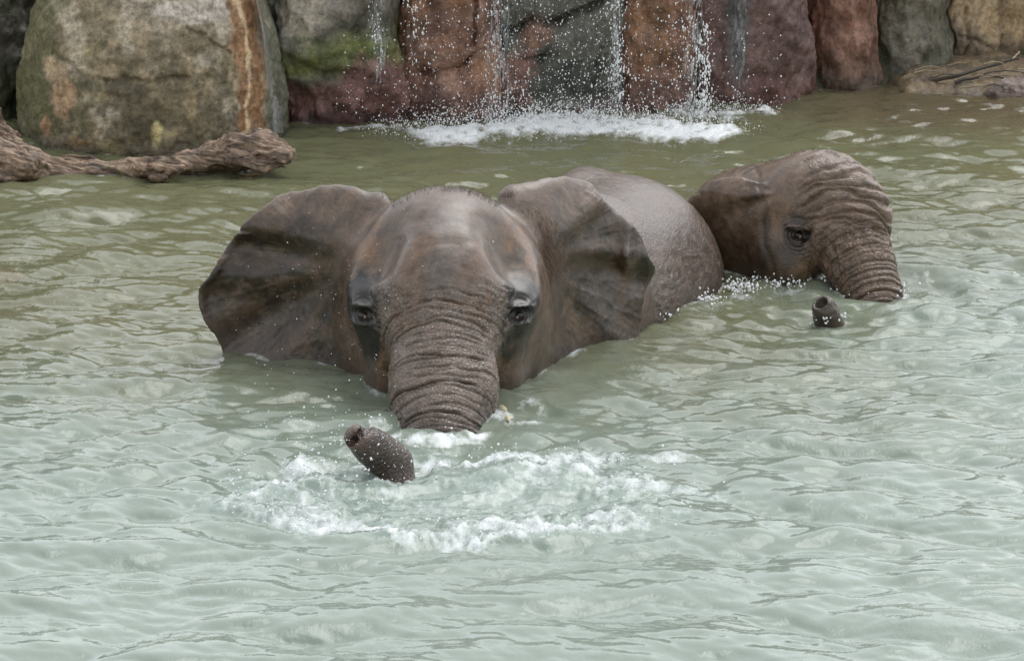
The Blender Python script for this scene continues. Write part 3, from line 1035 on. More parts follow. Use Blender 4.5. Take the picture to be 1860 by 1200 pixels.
veil('thin white stream falling in front of the mossy green rock', 688, 15, -140, 150, .5)
veil('broad faint stream falling where the orange rock meets the grey rock', 905, 26, -140, 232, .7)
veil('narrow bright stream falling along the right edge of the grey rock', 1119, 13, -140, 236, .8)
veil('broken stream falling over the seam between rust brown and purple rock', 1262, 24, -140, 215, .7)
veil('very faint veil of water sliding down the purple rock', 1345, 20, -140, 205, .3)

# ================================================================== ELEPHANTS
def groove(d, w, depth):
    return -depth * np.exp(-(d / w) ** 2)

def strands(n, sample, length, r, mat, parent, name, seg=3):
    VV, FF, off = [], [], 0
    for _ in range(n):
        p, d = sample()
        if p is None: continue
        Ln = length * random.uniform(.5, 1.3)
        P = [p + d * Ln * t + np.array([0, 0, -.25 * Ln * t * t]) + np.array([random.gauss(0, 1), random.gauss(0, 1), 0]) * Ln * .12 * t for t in np.linspace(0, 1, seg + 1)]
        V, F = tube(np.array(P), np.linspace(r, r * .3, seg + 1), 3)
        VV.append(V); FF.append(F + off); off += len(V)
    me = np_mesh(name, np.concatenate(VV), np.concatenate(FF))
    o = put(name, me, mat, parent=parent)
    o['kind'] = 'stuff'
    return o

def eyeball(parent, pos, r, look):
    """dark glossy ball with a sliver of pink white"""
    n, m = 20, 12
    th = np.linspace(0, 2 * np.pi, n, endpoint=False); ph = np.linspace(-np.pi / 2 + .02, np.pi / 2 - .02, m)
    T, P = np.meshgrid(th, ph, indexing='ij')
    S = np.stack([np.cos(P) * np.cos(T), np.cos(P) * np.sin(T), np.sin(P)], -1).reshape(-1, 3)
    I = np.arange(n * m).reshape(n, m); J = np.roll(I, -1, 0)
    F = np.stack([I[:, :-1], J[:, :-1], J[:, 1:], I[:, 1:]], -1).reshape(-1, 4)
    me = np_mesh('eye', pos + r * S, F)
    e = put('eye', me, EYE, parent=parent)
    look = np.asarray(look, float); look /= np.linalg.norm(look)
    me = np_mesh('eye_white', pos + look * r * .55 + r * .62 * S * np.array([.75, .8, 1.05]), F)
    o = bpy.data.objects.new('eye_white', me); COL.objects.link(o)
    V = verts_of(me) - np.array(parent.location, np.float32)
    me.vertices.foreach_set('co', V.ravel()); me.update()
    o.parent = e; me.materials.append(SCLERA)

def ear_fn(poly, surf, half, edge=0.012):
    def fn(X, Y, Z):
        d2 = poly_sdf(poly, X, Z)
        y, hf = surf(X, Z, d2)
        a = np.abs(Y - y) * .8 - hf - half
        b = d2 + .0035 * np.sin(23 * X + 3 + 2 * np.sin(9 * Z)) * np.sin(31 * Z) + .0012 * np.sin(83 * X + 71 * Z)
        k = .03
        h = np.maximum(k - np.abs(a - b), 0) / k
        return np.maximum(a, b) + h * h * k / 4
    return fn

# ---------------- the big elephant facing the viewer
def elephant_front():
    F = Field((-1.42, 17.55, -.24), (1.02, 21.6, .90), .0085)
    cx = -.268
    # body, running back and to the right
    F.ell((.08, 20.15, -.02), (.44, .55, .47), .1, rz=-.5)
    F.ell((.28, 20.55, -.02), (.47, .60, .50), .12, rz=-.5)
    F.ell((.45, 20.93, -.04), (.46, .50, .50), .12, rz=-.5)
    F.ell((.30, 21.05, .20), (.14, .30, .26), .12, rz=-.3)
    F.ell((-.12, 19.75, .10), (.34, .5, .42), .1, rz=-.3)
    # skull
    F.ell((cx, 19.36, .41), (.345, .36, .345), .08)
    F.ell((cx, 19.20, .34), (.33, .27, .33), .10)
    F.ell((cx, 19.06, .40), (.225, .18, .20), .14)
    for s in (-1, 1):
        F.ell((cx + s * .285, 19.20, .37), (.10, .18, .17), .08)        # cheek bone and brow
        F.ell((cx + s * .255, 19.05, .425), (.085, .075, .055), .06)    # brow over the eye
        F.ell((cx + s * .205, 19.22, .08), (.12, .17, .26), .08)       # jaw
        F.ell((cx + s * .27, 19.45, .2), (.16, .2, .36), .08)
    # trunk
    F.cone((cx + .0, 19.02, .300), (cx - .004, 18.49, -.135), .212, .168, .10)
    F.ell((cx + .150, 18.76, .09), (.055, .11, .11), .08)
    F.ell((cx - .145, 18.76, .09), (.05, .11, .11), .08)
    # the trunk goes on under water and its tip comes up again
    tip0 = PZ(725, 862); tip0[2] = -.10
    q1 = PT(712, 842, 17.90); q2 = PT(690, 822, 17.86); q3 = PT(672, 808, 17.82); q4 = PT(650, 795, 17.78)
    F.chain([(cx + .0, 18.49, -.15), (cx - .02, 18.2, -.32), (-.38, 18.0, -.25), tip0, q1, q2, q3, q4], [.165, .15, .12, .078, .073, .068, .063, .052], .03)
    # nostrils: a slot in the tip
    m = (q4 + q3) / 2
    dirn = (q4 - q2) / np.linalg.norm(q4 - q2)
    for e_ in range(9):
        f_ = e_ / 8
        p = F.hit(630 + 38 * f_, 814 - 38 * f_)
        if p is not None:
            F.ell(p + dirn * .002, (.015, .045, .010 + .010 * f_), .010, cut=True)
    # eye hollows and temple hollows
    for s, px in ((-1, 660), (1, 944)):
        p = F.hit(px, 572)
        F.ell(p + np.array([s * .01, -.005, 0]), (.055, .045, .075), .05, cut=True)
        F.ell(p + np.array([-s * .012, .030, .034]), (.05, .04, .010), .05)
        F.ell(p + np.array([-s * .012, .028, -.038]), (.048, .036, .009), .05)
    for px, py in ((668, 440), (945, 440)):
        p = F.hit(px, py)
        F.ell(p + np.array([0, -.088, .03]), (.10, .11, .16), .16, cut=True)
    # ears
    def left_base(px): return 19.42 + .30 * np.clip((640 - px) / 280, 0, 1)
    Lp = [(705, 372), (665, 362), (622, 353), (560, 357), (500, 370), (452, 400), (412, 446), (380, 494), (359, 520), (364, 562), (382, 602), (400, 640),
          (420, 690), (520, 720), (640, 740), (700, 700), (705, 560), (715, 450)]
    Lw = spline_closed([PT(a, b, left_base(a))[[0, 2]] for a, b in Lp], 4)
    def left_surf(X, Z, d2):
        s = np.clip((-.62 - X) / .64, -.2, 1.1)
        y = 19.40 + .30 * .5 * (s + np.sqrt(s * s + .08)) + .10 * np.sin(np.pi * np.clip(s, 0, 1)) * np.clip(1.1 - np.abs(Z - .28) * 1.6, 0, 1)
        y = y + .9 * np.maximum(Z - .50, 0) ** 1.6 * 2.2
        ang = np.arctan2(Z - .42, -X - .62)
        y = y + .030 * np.sin(ang * 9 + 1.0) * sstep(.15, .6, s) + .018 * np.sin(ang * 17 + X * 5) * sstep(.4, .9, s)
        rim = np.exp(-(d2 / .035) ** 2)
        return y - .03 * rim * (Z < .5), .010 * np.clip(1 - s, 0, 1)
    F.add(ear_fn(Lw, left_surf, .013), (-1.30, 19.2, -.24), (-.45, 20.1, .75), .05)
    def right_base(px): return 19.45 + .60 * np.clip((px - 985) / 205, 0, 1)
    Rp = [(905, 366), (965, 352), (1030, 342), (1078, 352), (1112, 382), (1160, 420), (1180, 462), (1192, 493), (1180, 525), (1170, 560), (1163, 595),
          (1150, 650), (1050, 700), (960, 720), (920, 650), (925, 540), (912, 440)]
    Rw = spline_closed([PT(a, b, right_base(a))[[0, 2]] for a, b in Rp], 4)
    def right_surf(X, Z, d2):
        s = np.clip((X - .10) / .46, -.2, 1.15)
        y = 19.43 + .58 * .5 * (s + np.sqrt(s * s + .08)) + .07 * np.sin(np.pi * np.clip(s, 0, 1)) * np.clip(1.1 - np.abs(Z - .3) * 1.6, 0, 1)
        y = y + .9 * np.maximum(Z - .48, 0) ** 1.6 * 2.2
        ang = np.arctan2(Z - .45, X - .05)
        y = y + .024 * np.sin(ang * 10) * sstep(.15, .6, s) + .013 * np.sin(ang * 19 + X * 6) * sstep(.3, .8, s)
        # a loose fold in the outer rim
        y = y - .06 * np.exp(-(((X - .47) / .03) ** 2 + ((Z - .36) / .10) ** 2))
        return y, .010 * np.clip(1 - s, 0, 1)
    F.add(ear_fn(Rw, right_surf, .014), (-.1, 19.2, -.24), (.65, 20.5, .78), .05)
    hits = {k: F.hit(*k) for k in ((660, 574), (942, 574))}
    V, Q = F.mesh()
    me = subdivide(V, Q, 1)
    V, Nn = verts_of(me), normals_of(me)
    x, y, z = V.T

    # ---- folds
    ax = np.array([0, -.763, -.646])
    O = np.array([cx, 19.02, .295])
    rel = V - O
    t = rel @ ax                                   # along the trunk
    up = rel @ np.array([0, -.646, .763])
    side = x - cx
    trunk = sstep(.36, .25, np.abs(side) + .02 * fbm(V * 7, 2)) * sstep(19.12, 18.92, y) * sstep(.54, .42, z + .03 * fbm(V * 7, 2, .5, 5)) * (y > 18.15)
    prof_py = np.array([532, 553, 563, 578, 588, 603, 614, 627, 640, 648, 662, 676, 690, 699, 714, 730, 745, 754, 768, 780, 790])
    def t_of(py):
        Y = np.interp(py, [540, 600, 700, 795], [18.86, 18.75, 18.55, 18.36])
        return (PT(808, py, Y) - O) @ ax
    nz_ = fbm(V * np.array([5, 5, 5]), 3)
    tw = t + .014 * nz_ + .06 * np.abs(side) ** 1.5
    disp = np.zeros(len(V))
    deep = {640: .010, 690: .012, 745: .014, 780: .012, 553: .007, 588: .008}
    for i, py in enumerate(prof_py):
        dpt = deep.get(int(py), .0042)
        ext = sstep(.24, .15, np.abs(side + .06 * math.sin(i * 2.3)) + .05 * nz_) 
        wob = .004 * np.sin(side * 17 + i * 2.1) + .008 * on(trunk, lambda m: fbm(np.stack([side * 6, 0 * side + i * 3.7, 0 * side], 1)[m], 2))
        brk = .45 + .9 * sstep(-.25, .3, on(trunk, lambda m: fbm(np.stack([side * 9, 0 * side + i * 5.1, 0 * side + 9], 1)[m], 2)))
        disp += trunk * ext * brk * groove(tw - t_of(py) + wob, .0046, 1.7 * dpt)
    fine = on(trunk, lambda m: ridged(np.stack([side * 9, tw * 42, up * 6], 1)[m], 3) - 1)
    disp += trunk * .0026 * fine
    cm = trunk * sstep(.10, .17, np.abs(side))
    disp += cm * .0048 * on(cm, lambda m: ridged(np.stack([side * 40, tw * 9, up * 30], 1)[m], 2, 7) - 1)
    # body: crepe-like wrinkles, stronger low down on the flank
    body = sstep(.1, .2, x) * (y > np.interp(x, [.1, .56, .7], [19.85, 20.25, 19.9]))
    bw = on(body, lambda m: ridged(np.stack([x * 11, y * 11, z * 20], 1)[m], 4) - 1)
    disp += body * (.0012 + .004 * sstep(.3, .05, z)) * bw
    # loose lids round the eyes
    for p in hits.values():
        d = np.linalg.norm((V - p) * np.array([1.15, .8, .95]), axis=1)
        wv = sstep(.11, .03, d) * sstep(.018, .03, d)
        disp += wv * .0013 * np.sin(d * 2 * np.pi / .0145 + 4.0 * nz_)
    # rings on the raised tip
    tipm = sstep(.22, .18, np.linalg.norm(V - q3, axis=1))
    along = (V - q3) @ dirn + .006 * nz_
    disp += tipm * sstep(.03, .0, along) * (.0016 * np.sin(along * 2 * np.pi / .021 + 4 * nz_) - .001)
    disp += tipm * .0013 * on(tipm, lambda m: ridged(V[m] * 30, 3, 6) - 1)
    # ear skin
    sub = (x > 0) & (y < 20.4) & (y > 19.2)
    re = np.zeros(len(V))
    d2 = poly_sdf(Rw, x[sub], z[sub])
    ys_, hf_ = right_surf(x[sub], z[sub], d2)
    re[sub] = sstep(.03, .0, d2) * sstep(.09, .05, np.abs(y[sub] - ys_)) * sstep(.0, .30, x[sub] + .16 * nz_[sub])
    earm = np.maximum(sstep(-.64, -.76, x + .05 * nz_), re)
    body = body * (1 - re)
    pol = np.where(x < -.3, np.arctan2(z - .42, -x - .60), np.arctan2(z - .45, x - .03))
    prd = np.where(x < -.3, np.hypot(z - .42, x + .60), np.hypot(z - .45, x - .03))
    disp += earm * .0025 * on(earm, lambda m: ridged(V[m] * 9, 3, 4) - 1)
    disp += earm * .0035 * sstep(.2, .4, prd) * on(earm, lambda m: ridged(np.stack([pol * 4.5, prd * 2, 0 * pol], 1)[m], 3, 14) - 1)
    disp += (1 - trunk) * (1 - earm) * (1 - body) * .0012 * fbm(V * 14, 2)
    brow = sstep(.30, .16, np.abs(side)) * sstep(19.45, 19.25, y) * sstep(.42, .5, z)
    for z0, dp in ((.70, .0010), (.625, .0009), (.545, .0014)):
        disp += brow * groove(z - z0 + 1.3 * side ** 2 + .03 * nz_, .013, dp)
    # gentle swellings on the forehead
    disp += sstep(19.3, 19.0, y) * sstep(.4, .55, z) * .006 * fbm(V * 6, 2, .5, 20)
    V = V + Nn * disp[:, None]
    me.vertices.foreach_set('co', V.ravel())

    # ---- pigment, with a painted forehead highlight
    n = fbm(V * 5, 5, .6)
    n2 = fbm(V * 13, 4, .6, 3)
    C = np.tile(np.array([[.112, .084, .065]]), (len(V), 1))
    C = mixc(C, (.125, .095, .075), sstep(-.1, .5, n) * .8)
    C = mixc(C, (.065, .053, .045), sstep(.0, .5, n2) * .6)
    C = mixc(C, (.130, .106, .090), body * .9)
    C = mixc(C, (.15, .11, .088), body * sstep(-.1, .4, n) * .6)
    C = mixc(C, (.165, .138, .124), trunk * .85)
    front = Nn[:, 1] < .25
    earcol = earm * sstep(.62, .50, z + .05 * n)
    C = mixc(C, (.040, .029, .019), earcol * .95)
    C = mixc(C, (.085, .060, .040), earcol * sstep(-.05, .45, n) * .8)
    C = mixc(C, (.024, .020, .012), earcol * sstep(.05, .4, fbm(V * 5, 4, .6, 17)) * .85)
    pol = np.where(x < -.3, np.arctan2(z - .42, -x - .60), np.arctan2(z - .45, x - .03))
    prd = np.where(x < -.3, np.hypot(z - .42, x + .60), np.hypot(z - .45, x - .03))
    st = on(earcol, lambda m: fbm(np.stack([pol * 5, prd * 3.5, 0 * pol], 1)[m], 4, .6, 40))
    C = mixc(C, (.125, .088, .060), earcol * sstep(.05, .6, st) * .45)
    C = mixc(C, (.020, .016, .011), earcol * sstep(-.05, -.6, st) * .4)
    C = mixc(C, (.11, .085, .07), earcol * on(earcol, lambda m: sstep(.15, .5, fbm(V[m] * 17, 3, .6, 50))) * .5)
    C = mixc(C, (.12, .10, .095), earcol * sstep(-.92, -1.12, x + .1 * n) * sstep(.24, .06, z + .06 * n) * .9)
    def spot(px, py, r, col, a, sq=(1, 1, 1), nn=.5, F=F):
        p = F.hit(px, py)
        if p is None: return C
        d = np.linalg.norm((V - p) / np.array(sq), axis=1) / r + nn * n2
        return mixc(C, col, a * sstep(1.1, .45, d))
    for px, py in ((672, 440), (940, 435)):
        C = spot(px, py, .09, (.19, .115, .066), .75, (.7, 1, 1.3), .8)
    C = spot(965, 470, .07, (.22, .15, .11), .7, (.6, 1, 1.3))
    for px, py, r in ((735, 500, .10), (870, 480, .11), (760, 440, .09), (860, 560, .09), (740, 570, .08), (700, 500, .08)):
        C = spot(px, py, r, (.145, .098, .070), .55, nn=.8)
    for px, py, r in ((800, 480, .085), (800, 505, .07), (690, 530, .06), (930, 520, .06), (810, 400, .1)):
        C = spot(px, py, r, (.105, .095, .092), .75, nn=.3)  # cool grey forehead highlight painted into the skin colour
    C = spot(692, 640, .10, (.17, .105, .06), .8, (.5, 1, 1.8))
    C = spot(918, 640, .09, (.165, .105, .065), .75, (.5, 1, 1.6))
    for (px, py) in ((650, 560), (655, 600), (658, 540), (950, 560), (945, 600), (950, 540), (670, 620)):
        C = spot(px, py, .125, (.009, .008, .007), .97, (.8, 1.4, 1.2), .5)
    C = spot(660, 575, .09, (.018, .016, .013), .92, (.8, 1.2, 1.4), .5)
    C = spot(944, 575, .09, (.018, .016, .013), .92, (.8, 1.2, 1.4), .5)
    tp = sstep(.24, .18, np.linalg.norm(V - q3, axis=1))
    C = mixc(C, (.050, .041, .036), tp * .92)
    C = mixc(C, (.095, .078, .068), tp * sstep(.0, .5, fbm(V * 24, 4, .6, 33)) * .7)
    C = mixc(C, (.115, .080, .068), tp * sstep(.09, .05, np.linalg.norm(V - PT(640, 785, 17.74), axis=1)))
    C = C * (1 - .9 * body[:, None] * (1 - np.array([.93, 1.0, 1.12]))) * np.array([.97, .87, .765])
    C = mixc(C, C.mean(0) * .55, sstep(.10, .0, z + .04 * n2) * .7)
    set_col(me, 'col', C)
    set_float(me, 'wrinkle', np.clip(sstep(.3, 1, trunk) * .9 + sstep(.24, .2, np.linalg.norm(V - q3, axis=1)) * .8 + body * .28 + .04 - .04 * earm, 0, 1))
    fc = np.where(trunk[:, None] > .3, np.stack([side * .9, t * .9, up * .8], 1), V * .8)
    set_vec(me, 'foldco', fc)
    ob = put('elephant', me, SKIN, origin=(-.27, 19.4, -.24),
             label='elephant facing the viewer with both ears spread and trunk tip above the foam', cat='elephant', group='elephants bathing in the pool')
    for (k, p), s in zip(hits.items(), (1, -1)):
        eyeball(ob, p + np.array([0, .010, 0]), .021, (.45 if s > 0 else -.35, -1, -.15 if s > 0 else -.25))
    # tusk tip breaking the surface
    a, b = PZ(905, 735, -.05), PZ(925, 765, .02)
    V2, F2 = tube(np.linspace(a, b, 8), np.linspace(.024, .014, 8) * np.array([1, 1, 1, 1, 1, .95, .75, .02]), 10)
    put('tusk', np_mesh('tusk', V2, F2), IVORY, parent=ob)
    # hair on crown and behind the right temple
    def crown():
        px = random.uniform(690, 940)
        for py in range(int(345 - 20), 400, 3):
            p = F.hit(px, py)
            if p is not None and p[1] < 19.6:
                p = F.hit(px, py + random.uniform(0, 10)) ; break
        else: return None, None
        if p is None: return None, None
        return p, np.array([random.gauss(0, .3), random.gauss(.1, .3), 1.0])
    strands(420, crown, .026, .0005, DARKHAIR, ob, 'hair')
    def temple():
        f = random.random()
        px = np.interp(f, [0, .3, .6, 1], [935, 972, 995, 998]) + random.gauss(0, 13)
        py = np.interp(f, [0, .3, .6, 1], [358, 385, 430, 500]) + random.gauss(0, 8)
        p = F.hit(px, py)
        if p is None or p[1] > 19.8: return None, None
        return p, np.array([.45 + random.gauss(0, .15), -.35, -.7 + random.gauss(0, .2)])
    strands(700, temple, .045, .0007, HAIR, ob, 'hair')
    return ob
E1 = elephant_front()

# ---------------- the second elephant, head turned to the right
def elephant_side():
    F = Field((.70, 19.95, -.24), (1.80, 22.1, .62), .0085)
    P = PT
    F.ell(P(1462, 385, 21.15), (.245, .26, .25), .07)
    F.ell(P(1535, 388, 20.98), (.185, .17, .205), .08)
    F.ell(P(1500, 350, 21.10), (.20, .2, .175), .08)
    F.ell(P(1585, 400, 20.92), (.075, .10, .11), .06)
    F.ell(P(1388, 378, 21.32), (.22, .22, .195), .10)
    F.ell(P(1330, 400, 21.42), (.2, .2, .20), .10)
    F.ell(P(1430, 470, 21.0), (.15, .16, .16), .08)
    F.ell(P(1395, 440, 21.2), (.16, .2, .24), .08)
    # trunk
    F.chain([P(1535, 430, 20.92), P(1562, 480, 20.82), P(1583, 535, 20.70), P(1590, 590, 20.58)], [.165, .142, .122, .115], .06)
    F.chain([P(1590, 590, 20.58), (1.42, 20.35, -.22), (1.33, 20.22, -.16), PT(1508, 592, 20.24), PT(1502, 575, 20.22), PT(1497, 560, 20.19)], [.115, .09, .07, .058, .055, .052], .02)
    c = PT(1490, 544, 20.16)
    F.cone(c + np.array([-.02, .0, .03]), PT(1500, 566, 20.19), .036, .022, .012, cut=True)
    # body, mostly under water
    F.ell((1.05, 21.5, -.30), (.4, .6, .36), .1, rz=.4)
    # brow and eye
    e0 = F.hit(1452, 428)
    F.ell(e0 + np.array([.0, .0, 0]), (.045, .035, .04), .04, cut=True)
    F.ell(e0 + np.array([0, .02, .038]), (.05, .04, .018), .025)
    F.ell(e0 + np.array([0, .02, -.036]), (.045, .035, .015), .025)
    # ear, laid back
    def base(px): return 21.02 + .28 * np.clip((1395 - px) / 155, 0, 1.2)
    Ep = [(1400, 345), (1345, 322), (1292, 322), (1262, 345), (1232, 372), (1222, 430), (1235, 500), (1280, 560), (1390, 580), (1410, 500), (1398, 420)]
    Ew = spline_closed([PT(a, b, base(a))[[0, 2]] for a, b in Ep], 4)
    def surf(X, Z, d2):
        s = np.clip((1.09 - X) / .36, -.2, 1.2)
        yy = 21.02 + .28 * np.clip(s, 0, 1.2) - .03 * np.sin(np.pi * np.clip(s, 0, 1)) + 1.4 * np.maximum(Z - .34, 0) ** 1.5
        ang = np.arctan2(Z - .38, 1.15 - X)
        return yy + .012 * np.sin(ang * 9), .01 * np.clip(1 - s, 0, 1)
    F.add(ear_fn(Ew, surf, .010), (.6, 20.8, -.24), (1.2, 21.7, .6), .03)
    eye = F.hit(1450, 428)
    V, Q = F.mesh()
    me = subdivide(V, Q, 1)
    V, Nn = verts_of(me), normals_of(me)
    x, y, z = V.T
    nz_ = fbm(V * 6, 3)
    disp = np.zeros(len(V))
    # folds sweeping over the forehead in arcs about the trunk root
    C0 = P(1535, 470, 20.80)
    rel = (V - C0) * np.array([1.0, .55, 1.0])
    d = np.linalg.norm(rel, axis=1) + .022 * nz_
    head = sstep(1.20, 1.28, x) * sstep(.0, .04, z)
    upper = sstep(.14, .2, z) * sstep(.12, .16, d)
    for i, r in enumerate((.15, .185, .215, .25, .285, .315, .35, .385, .42)):
        dp = (.005, .008, .010, .008, .011, .009, .010, .008, .007)[i]
        disp += head * upper * (groove(d - r + .01 * np.sin(x * 17 + i * 1.7), .0065, 1.25 * dp) + .5 * dp * np.exp(-((d - r - .016) / .012) ** 2))
    # trunk rings and the criss-cross between eye and trunk
    A, B = P(1535, 430, 20.92), P(1588, 560, 20.64)
    ax = (B - A) / np.linalg.norm(B - A)
    t = (V - A) @ ax + .008 * nz_
    radial = np.linalg.norm(V - A - ((V - A) @ ax)[:, None] * ax, axis=1)
    tr = sstep(.03, .08, t) * sstep(.26, .2, radial) * sstep(1.24, 1.32, x)
    for i, r in enumerate(np.arange(.05, .50, .026)):
        dp = .003 + .004 * (i % 3 == 1) + .006 * (r > .24) * (i % 2)
        disp += tr * groove(t - r - .006 * math.sin(i * 1.9), .005, 1.5 * dp)
    side = (V - A) @ np.cross(ax, [0, 1, 0])
    disp += tr * .006 * (ridged(np.stack([side * 32, t * 8, y * 3], 1), 2) - 1) * sstep(.3, .2, t)
    disp += .004 * (ridged(V * np.array([10, 10, 16]), 3, 2) - 1) * head
    dd = np.linalg.norm((V - eye) * np.array([1, .8, 1.1]), axis=1)
    disp += sstep(.12, .03, dd) * sstep(.018, .03, dd) * .004 * np.sin(dd * 2 * np.pi / .016 + 2 * nz_)
    earm = sstep(1.08, 1.03, x)
    disp += earm * .003 * fbm(V * 20, 3)
    disp -= .005 * np.exp(-((x - (1.06 + .18 * (.40 - z)) + .02 * nz_) / .014) ** 2) * (y < 21.3)      # crease where the ear begins
    V = V + Nn * disp[:, None]
    me.vertices.foreach_set('co', V.ravel())
    n = fbm(V * 5, 5, .6); n2 = fbm(V * 13, 4, .6, 3)
    C = np.tile(np.array([[.142, .104, .079]]), (len(V), 1))
    C = mixc(C, (.16, .125, .10), sstep(-.1, .5, n) * .7)
    C = mixc(C, (.08, .062, .052), sstep(.0, .5, n2) * .5)
    C = mixc(C, (.095, .066, .045), earm * .85)
    C = mixc(C, (.05, .035, .022), sstep(1.22, 1.1, x) * sstep(.25, .1, z + .05 * n) * .8)
    C = mixc(C, (.16, .12, .09), earm * sstep(-.1, .3, n) * sstep(.2, .3, z) * .6)
    def spot(px, py, r, col, a, sq=(1, 1, 1), nn=.4):
        p = F.hit(px, py)
        if p is None: return C
        q = np.linalg.norm((V - p) / np.array(sq), axis=1) / r + nn * n2
        return mixc(C, col, a * sstep(1.1, .45, q))
    C = spot(1450, 425, .09, (.022, .018, .015), .9, (1, 1, 1.1))
    C = spot(1440, 455, .08, (.03, .024, .018), .8)
    C = spot(1400, 470, .10, (.045, .032, .02), .75)
    C = spot(1410, 380, .07, (.15, .10, .055), .7, (.7, 1, 1.4))
    C = spot(1460, 485, .05, (.17, .115, .06), .6)
    C = spot(1392, 410, .06, (.045, .033, .024), .8, (.6, 1, 1.6))  # shade along the ear crease painted in with dark spots
    C = spot(1388, 460, .06, (.035, .026, .018), .8, (.6, 1, 1.6))
    C = spot(1380, 340, .07, (.05, .036, .028), .7)
    C = spot(1495, 480, .06, (.15, .09, .07), .5)
    tp = sstep(.16, .12, np.linalg.norm(V - PT(1500, 565, 20.22), axis=1))
    C = mixc(C, (.055, .05, .045), tp * .9)
    C = C * np.array([.97, .87, .75])
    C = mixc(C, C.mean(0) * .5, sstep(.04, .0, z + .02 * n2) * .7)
    set_col(me, 'col', C)
    set_float(me, 'wrinkle', np.clip(.2 + .7 * tr + .25 * head - .2 * earm, 0, 1))
    set_vec(me, 'foldco', np.where(tr[:, None] > .3, np.stack([side, t, y * .5], 1), V * .8))
    ob = put('elephant', me, SKIN, origin=(1.25, 21.1, -.24), label='smaller wrinkled elephant behind, head turned aside with trunk tip poking up',
             cat='elephant', group='elephants bathing in the pool')
    eyeball(ob, eye + np.array([.0, .012, 0]), .024, (.5, -1, -.2))
    def crown():
        px = random.uniform(1380, 1530)
        for py in range(270, 360, 3):
            p = F.hit(px, py)
            if p is not None: break
        else: return None, None
        return p, np.array([random.gauss(-.2, .3), random.gauss(.1, .3), 1.0])
    strands(130, crown, .020, .0004, DARKHAIR, ob, 'hair')
    return ob
E2 = elephant_side()

# ================================================================== WATER DROPS
def ico():
    p = (1 + 5 ** .5) / 2
    V = np.array([(-1, p, 0), (1, p, 0), (-1, -p, 0), (1, -p, 0), (0, -1, p), (0, 1, p), (0, -1, -p), (0, 1, -p), (p, 0, -1), (p, 0, 1), (-p, 0, -1), (-p, 0, 1)], float)
    V /= np.linalg.norm(V[0])
    F = np.array([(0, 11, 5), (0, 5, 1), (0, 1, 7), (0, 7, 10), (0, 10, 11), (1, 5, 9), (5, 11, 4), (11, 10, 2), (10, 7, 6), (7, 1, 8), (3, 9, 4), (3, 4, 2), (3, 2, 6),
                  (3, 6, 8), (3, 8, 9), (4, 9, 5), (2, 4, 11), (6, 2, 10), (8, 6, 7), (9, 8, 1)])
    return V, F
ICO = ico()

def drops(name, label, P, R, stretch=1.0):
    P, R = np.asarray(P), np.asarray(R)
    R = np.minimum(R, np.median(R) * 2.1)
    V0, F0 = ICO
    n = len(P)
    sc = np.ones((n, 1, 3)); sc[:, 0, 2] = stretch * RNG.uniform(.8, 1.4, n)
    sc[:, 0, 0] = RNG.uniform(.7, 1.2, n)
    V = P[:, None] + V0[None] * R[:, None, None] * sc
    F = F0[None] + (np.arange(n) * 12)[:, None, None]
    me = np_mesh(name, V.reshape(-1, 3), F.reshape(-1, 3))
    put(name, me, DROP, origin=(P[:, 0].mean(), P[:, 1].mean(), 0), label=label, cat='water drops', kind='stuff')

def fall_drops():
    P, R = [], []
    def add(px, py, Y, r):
        P.append(PT(px, py, Y)); R.append(r)
    # threads of falling water
    for (c, sp_, n, rr, top, bot) in ((688, 12, 120, .0019, -60, 130), (905, 24, 260, .0020, -60, 215), (1119, 8, 200, .0020, -60, 215), (1122, 20, 260, .0021, -30, 225),
                                   (1258, 26, 190, .0022, -40, 200), (1276, 9, 200, .003, 60, 190), (762, 16, 90, .0026, -30, 120)):
        knots = [(random.gauss(c, sp_ * .6), random.uniform(top, bot)) for _ in range(max(6, n // 9))]
        for _ in range(n):
            kx_, ky_ = random.choice(knots)
            py = ky_ + random.gauss(0, 16)
            w = sp_ * (.4 + .45 * max(py, 0) / 200)
            add(kx_ + random.gauss(0, w), py, 24.0 + random.gauss(0, .06), rr * random.lognormvariate(-.1, .45))
    drops('falling_threads', 'thin threads of falling water in front of the grey rock', P, R, 2.3)
    P.clear(); R.clear()
    # spray in front of the rocks
    for (a, b, n, y0, y1, rr) in ((730, 900, 620, -30, 215, .0020), (880, 1130, 1500, -30, 215, .0021), (1120, 1300, 650, 0, 215, .0022), (610, 740, 220, 60, 220, .0019), (1290, 1420, 90, 20, 200, .0032)):
        for _ in range(n):
            py = y0 + (y1 - y0) * random.random() ** .8
            add(random.uniform(a, b), py, 24.0 + random.uniform(-.12, .12), rr * random.lognormvariate(-.1, .55))
    # splashes along the foot
    for _ in range(5200):
        x = random.triangular(640, 1400, 980)
        h = abs(random.gauss(0, .05)) * (.5 + 1.0 * math.sin(math.pi * min(max((x - 640) / 760, 0), 1)))
        q = PZ(x, 238 + random.gauss(0, 8)); q[2] = h
        P.append(q); R.append(.0027 * random.lognormvariate(-.1, .45))
    for _ in range(700):
        q = PZ(random.triangular(1180, 1430, 1270), 205 + random.gauss(0, 5)); q[2] = abs(random.gauss(0, .035))
        P.append(q); R.append(.003 * random.lognormvariate(-.1, .4))
    R = [q * .78 for q in R]
    drops('waterfall_drops', 'white drops falling and splashing in front of the brown rocks', P, R, 1.35)
fall_drops()

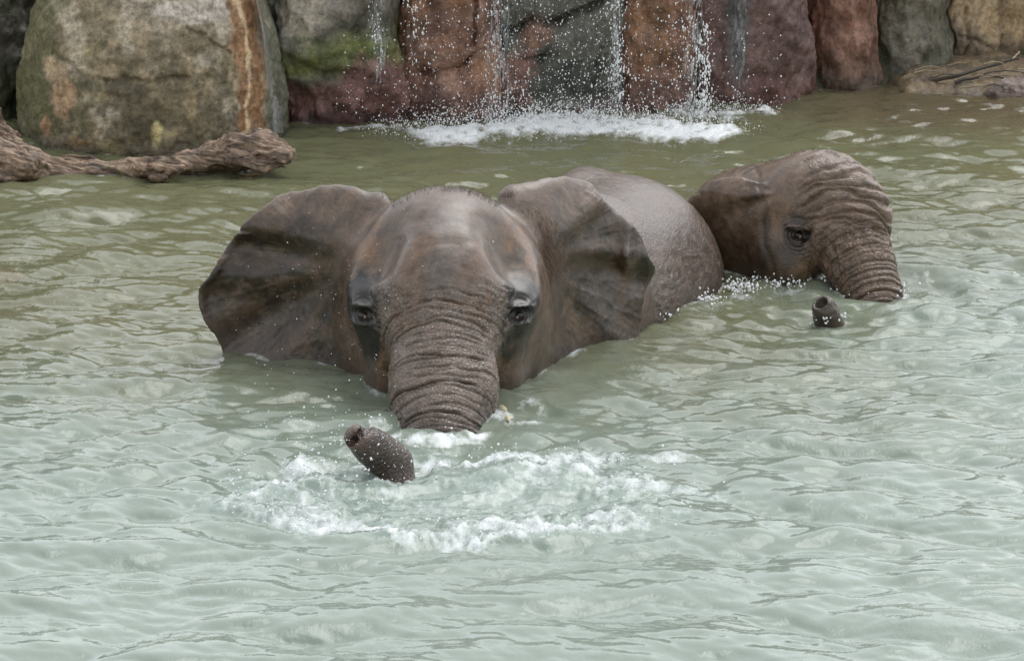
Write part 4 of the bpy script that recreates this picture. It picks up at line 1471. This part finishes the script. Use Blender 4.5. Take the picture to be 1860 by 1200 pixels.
def ring_drops():
    P, R = [], []
    c = PZ(835, 908)
    rw = (PZ(1225, 908)[0] - PZ(432, 908)[0]) / 2
    rd = (PZ(835, 832)[1] - PZ(835, 985)[1]) / 2
    for _ in range(600):
        a = random.uniform(0, 2 * math.pi)
        if random.random() > .35 + .65 * abs(math.sin(a)): continue
        r = random.gauss(.93, .16)
        q = c + np.array([rw * r * math.cos(a), rd * r * math.sin(a), 0])
        q[2] = .018 + abs(random.gauss(0, .028))
        P.append(q); R.append(.0028 * random.lognormvariate(0, .45))
    for _ in range(260):
        q = PZ(random.gauss(600, 90), random.gauss(860, 60)); q[2] = abs(random.gauss(0, .09))
        P.append(q); R.append(.0026 * random.lognormvariate(0, .35))
    for _ in range(60):                    # on and around the trunk tip
        P.append(PT(random.gauss(690, 45), random.gauss(815, 30), 17.68 + random.uniform(-.1, .05))); R.append(.0020 * random.lognormvariate(0, .3))
    for _ in range(170):                    # fine spray in front of the face and the left ear
        px = random.gauss(600, 110); py = random.gauss(560, 110)
        P.append(PT(px, py, 18.4 + random.uniform(-.1, .2))); R.append(.0010 * random.lognormvariate(0, .4))
    drops('splash_drops', 'white drops thrown up around the foam ring at the trunk tip', P, R)
    P, R = [], []
    for (px, py, sx, n) in ((1345, 530, 16, 150), (1420, 520, 40, 160), (1590, 535, 28, 240), (1290, 550, 14, 80), (1500, 585, 16, 40), (1200, 578, 22, 40)):
        for _ in range(n):
            q = PZ(random.gauss(px, sx), random.gauss(py, 5)); q[2] = .008 + abs(random.gauss(0, .018))
            P.append(q); R.append(.0036 * random.lognormvariate(0, .4))
    drops('splash_drops', 'white drops of splashing water around the head of the smaller elephant', P, R)
ring_drops()

def waterline_foam():
    """a thin broken line of froth where the skin, the log and the rocks meet the water"""
    w = bpy.data.objects['water'].data
    WV = verts_of(w)[:720 * 720].reshape(720, 720, 3)
    f = np.empty(len(w.vertices), np.float32)
    a = w.attributes['foam'].data
    a.foreach_get('value', f)
    add_ = np.zeros((720, 720), np.float32)
    for o in bpy.data.objects:
        if o.type != 'MESH' or o.parent or o.name.split('.')[0] not in ('elephant', 'driftwood_log', 'boulder'):
            continue
        V = verts_of(o.data) + np.array(o.location, np.float32)
        i = ((V[:, 0] + 3.4) / 6.8 * 720).round().astype(int)
        j = ((V[:, 1] - 14.0) / 12.2 * 720).round().astype(int)
        ok = (i > 2) & (i < 717) & (j > 2) & (j < 717)
        V, i, j = V[ok], i[ok], j[ok]
        near = np.abs(V[:, 2] - WV[i, j, 2]) < .008
        lvl = .62 if o.name.startswith('elephant') else .4
        for di in (-1, 0, 1):
            for dj in (-1, 0):
                np.maximum.at(add_, (i[near] + di, j[near] + dj), lvl * (1 if di == dj == 0 else .75))
    n = fbm(WV.reshape(-1, 3) * np.array([6, 5, 0]), 3, .6, 2).reshape(720, 720)
    add_ *= .65 + .8 * np.clip(n, -.4, .5)
    f[:720 * 720] = np.maximum(f[:720 * 720], add_.ravel())
    a.foreach_set('value', f)
waterline_foam()
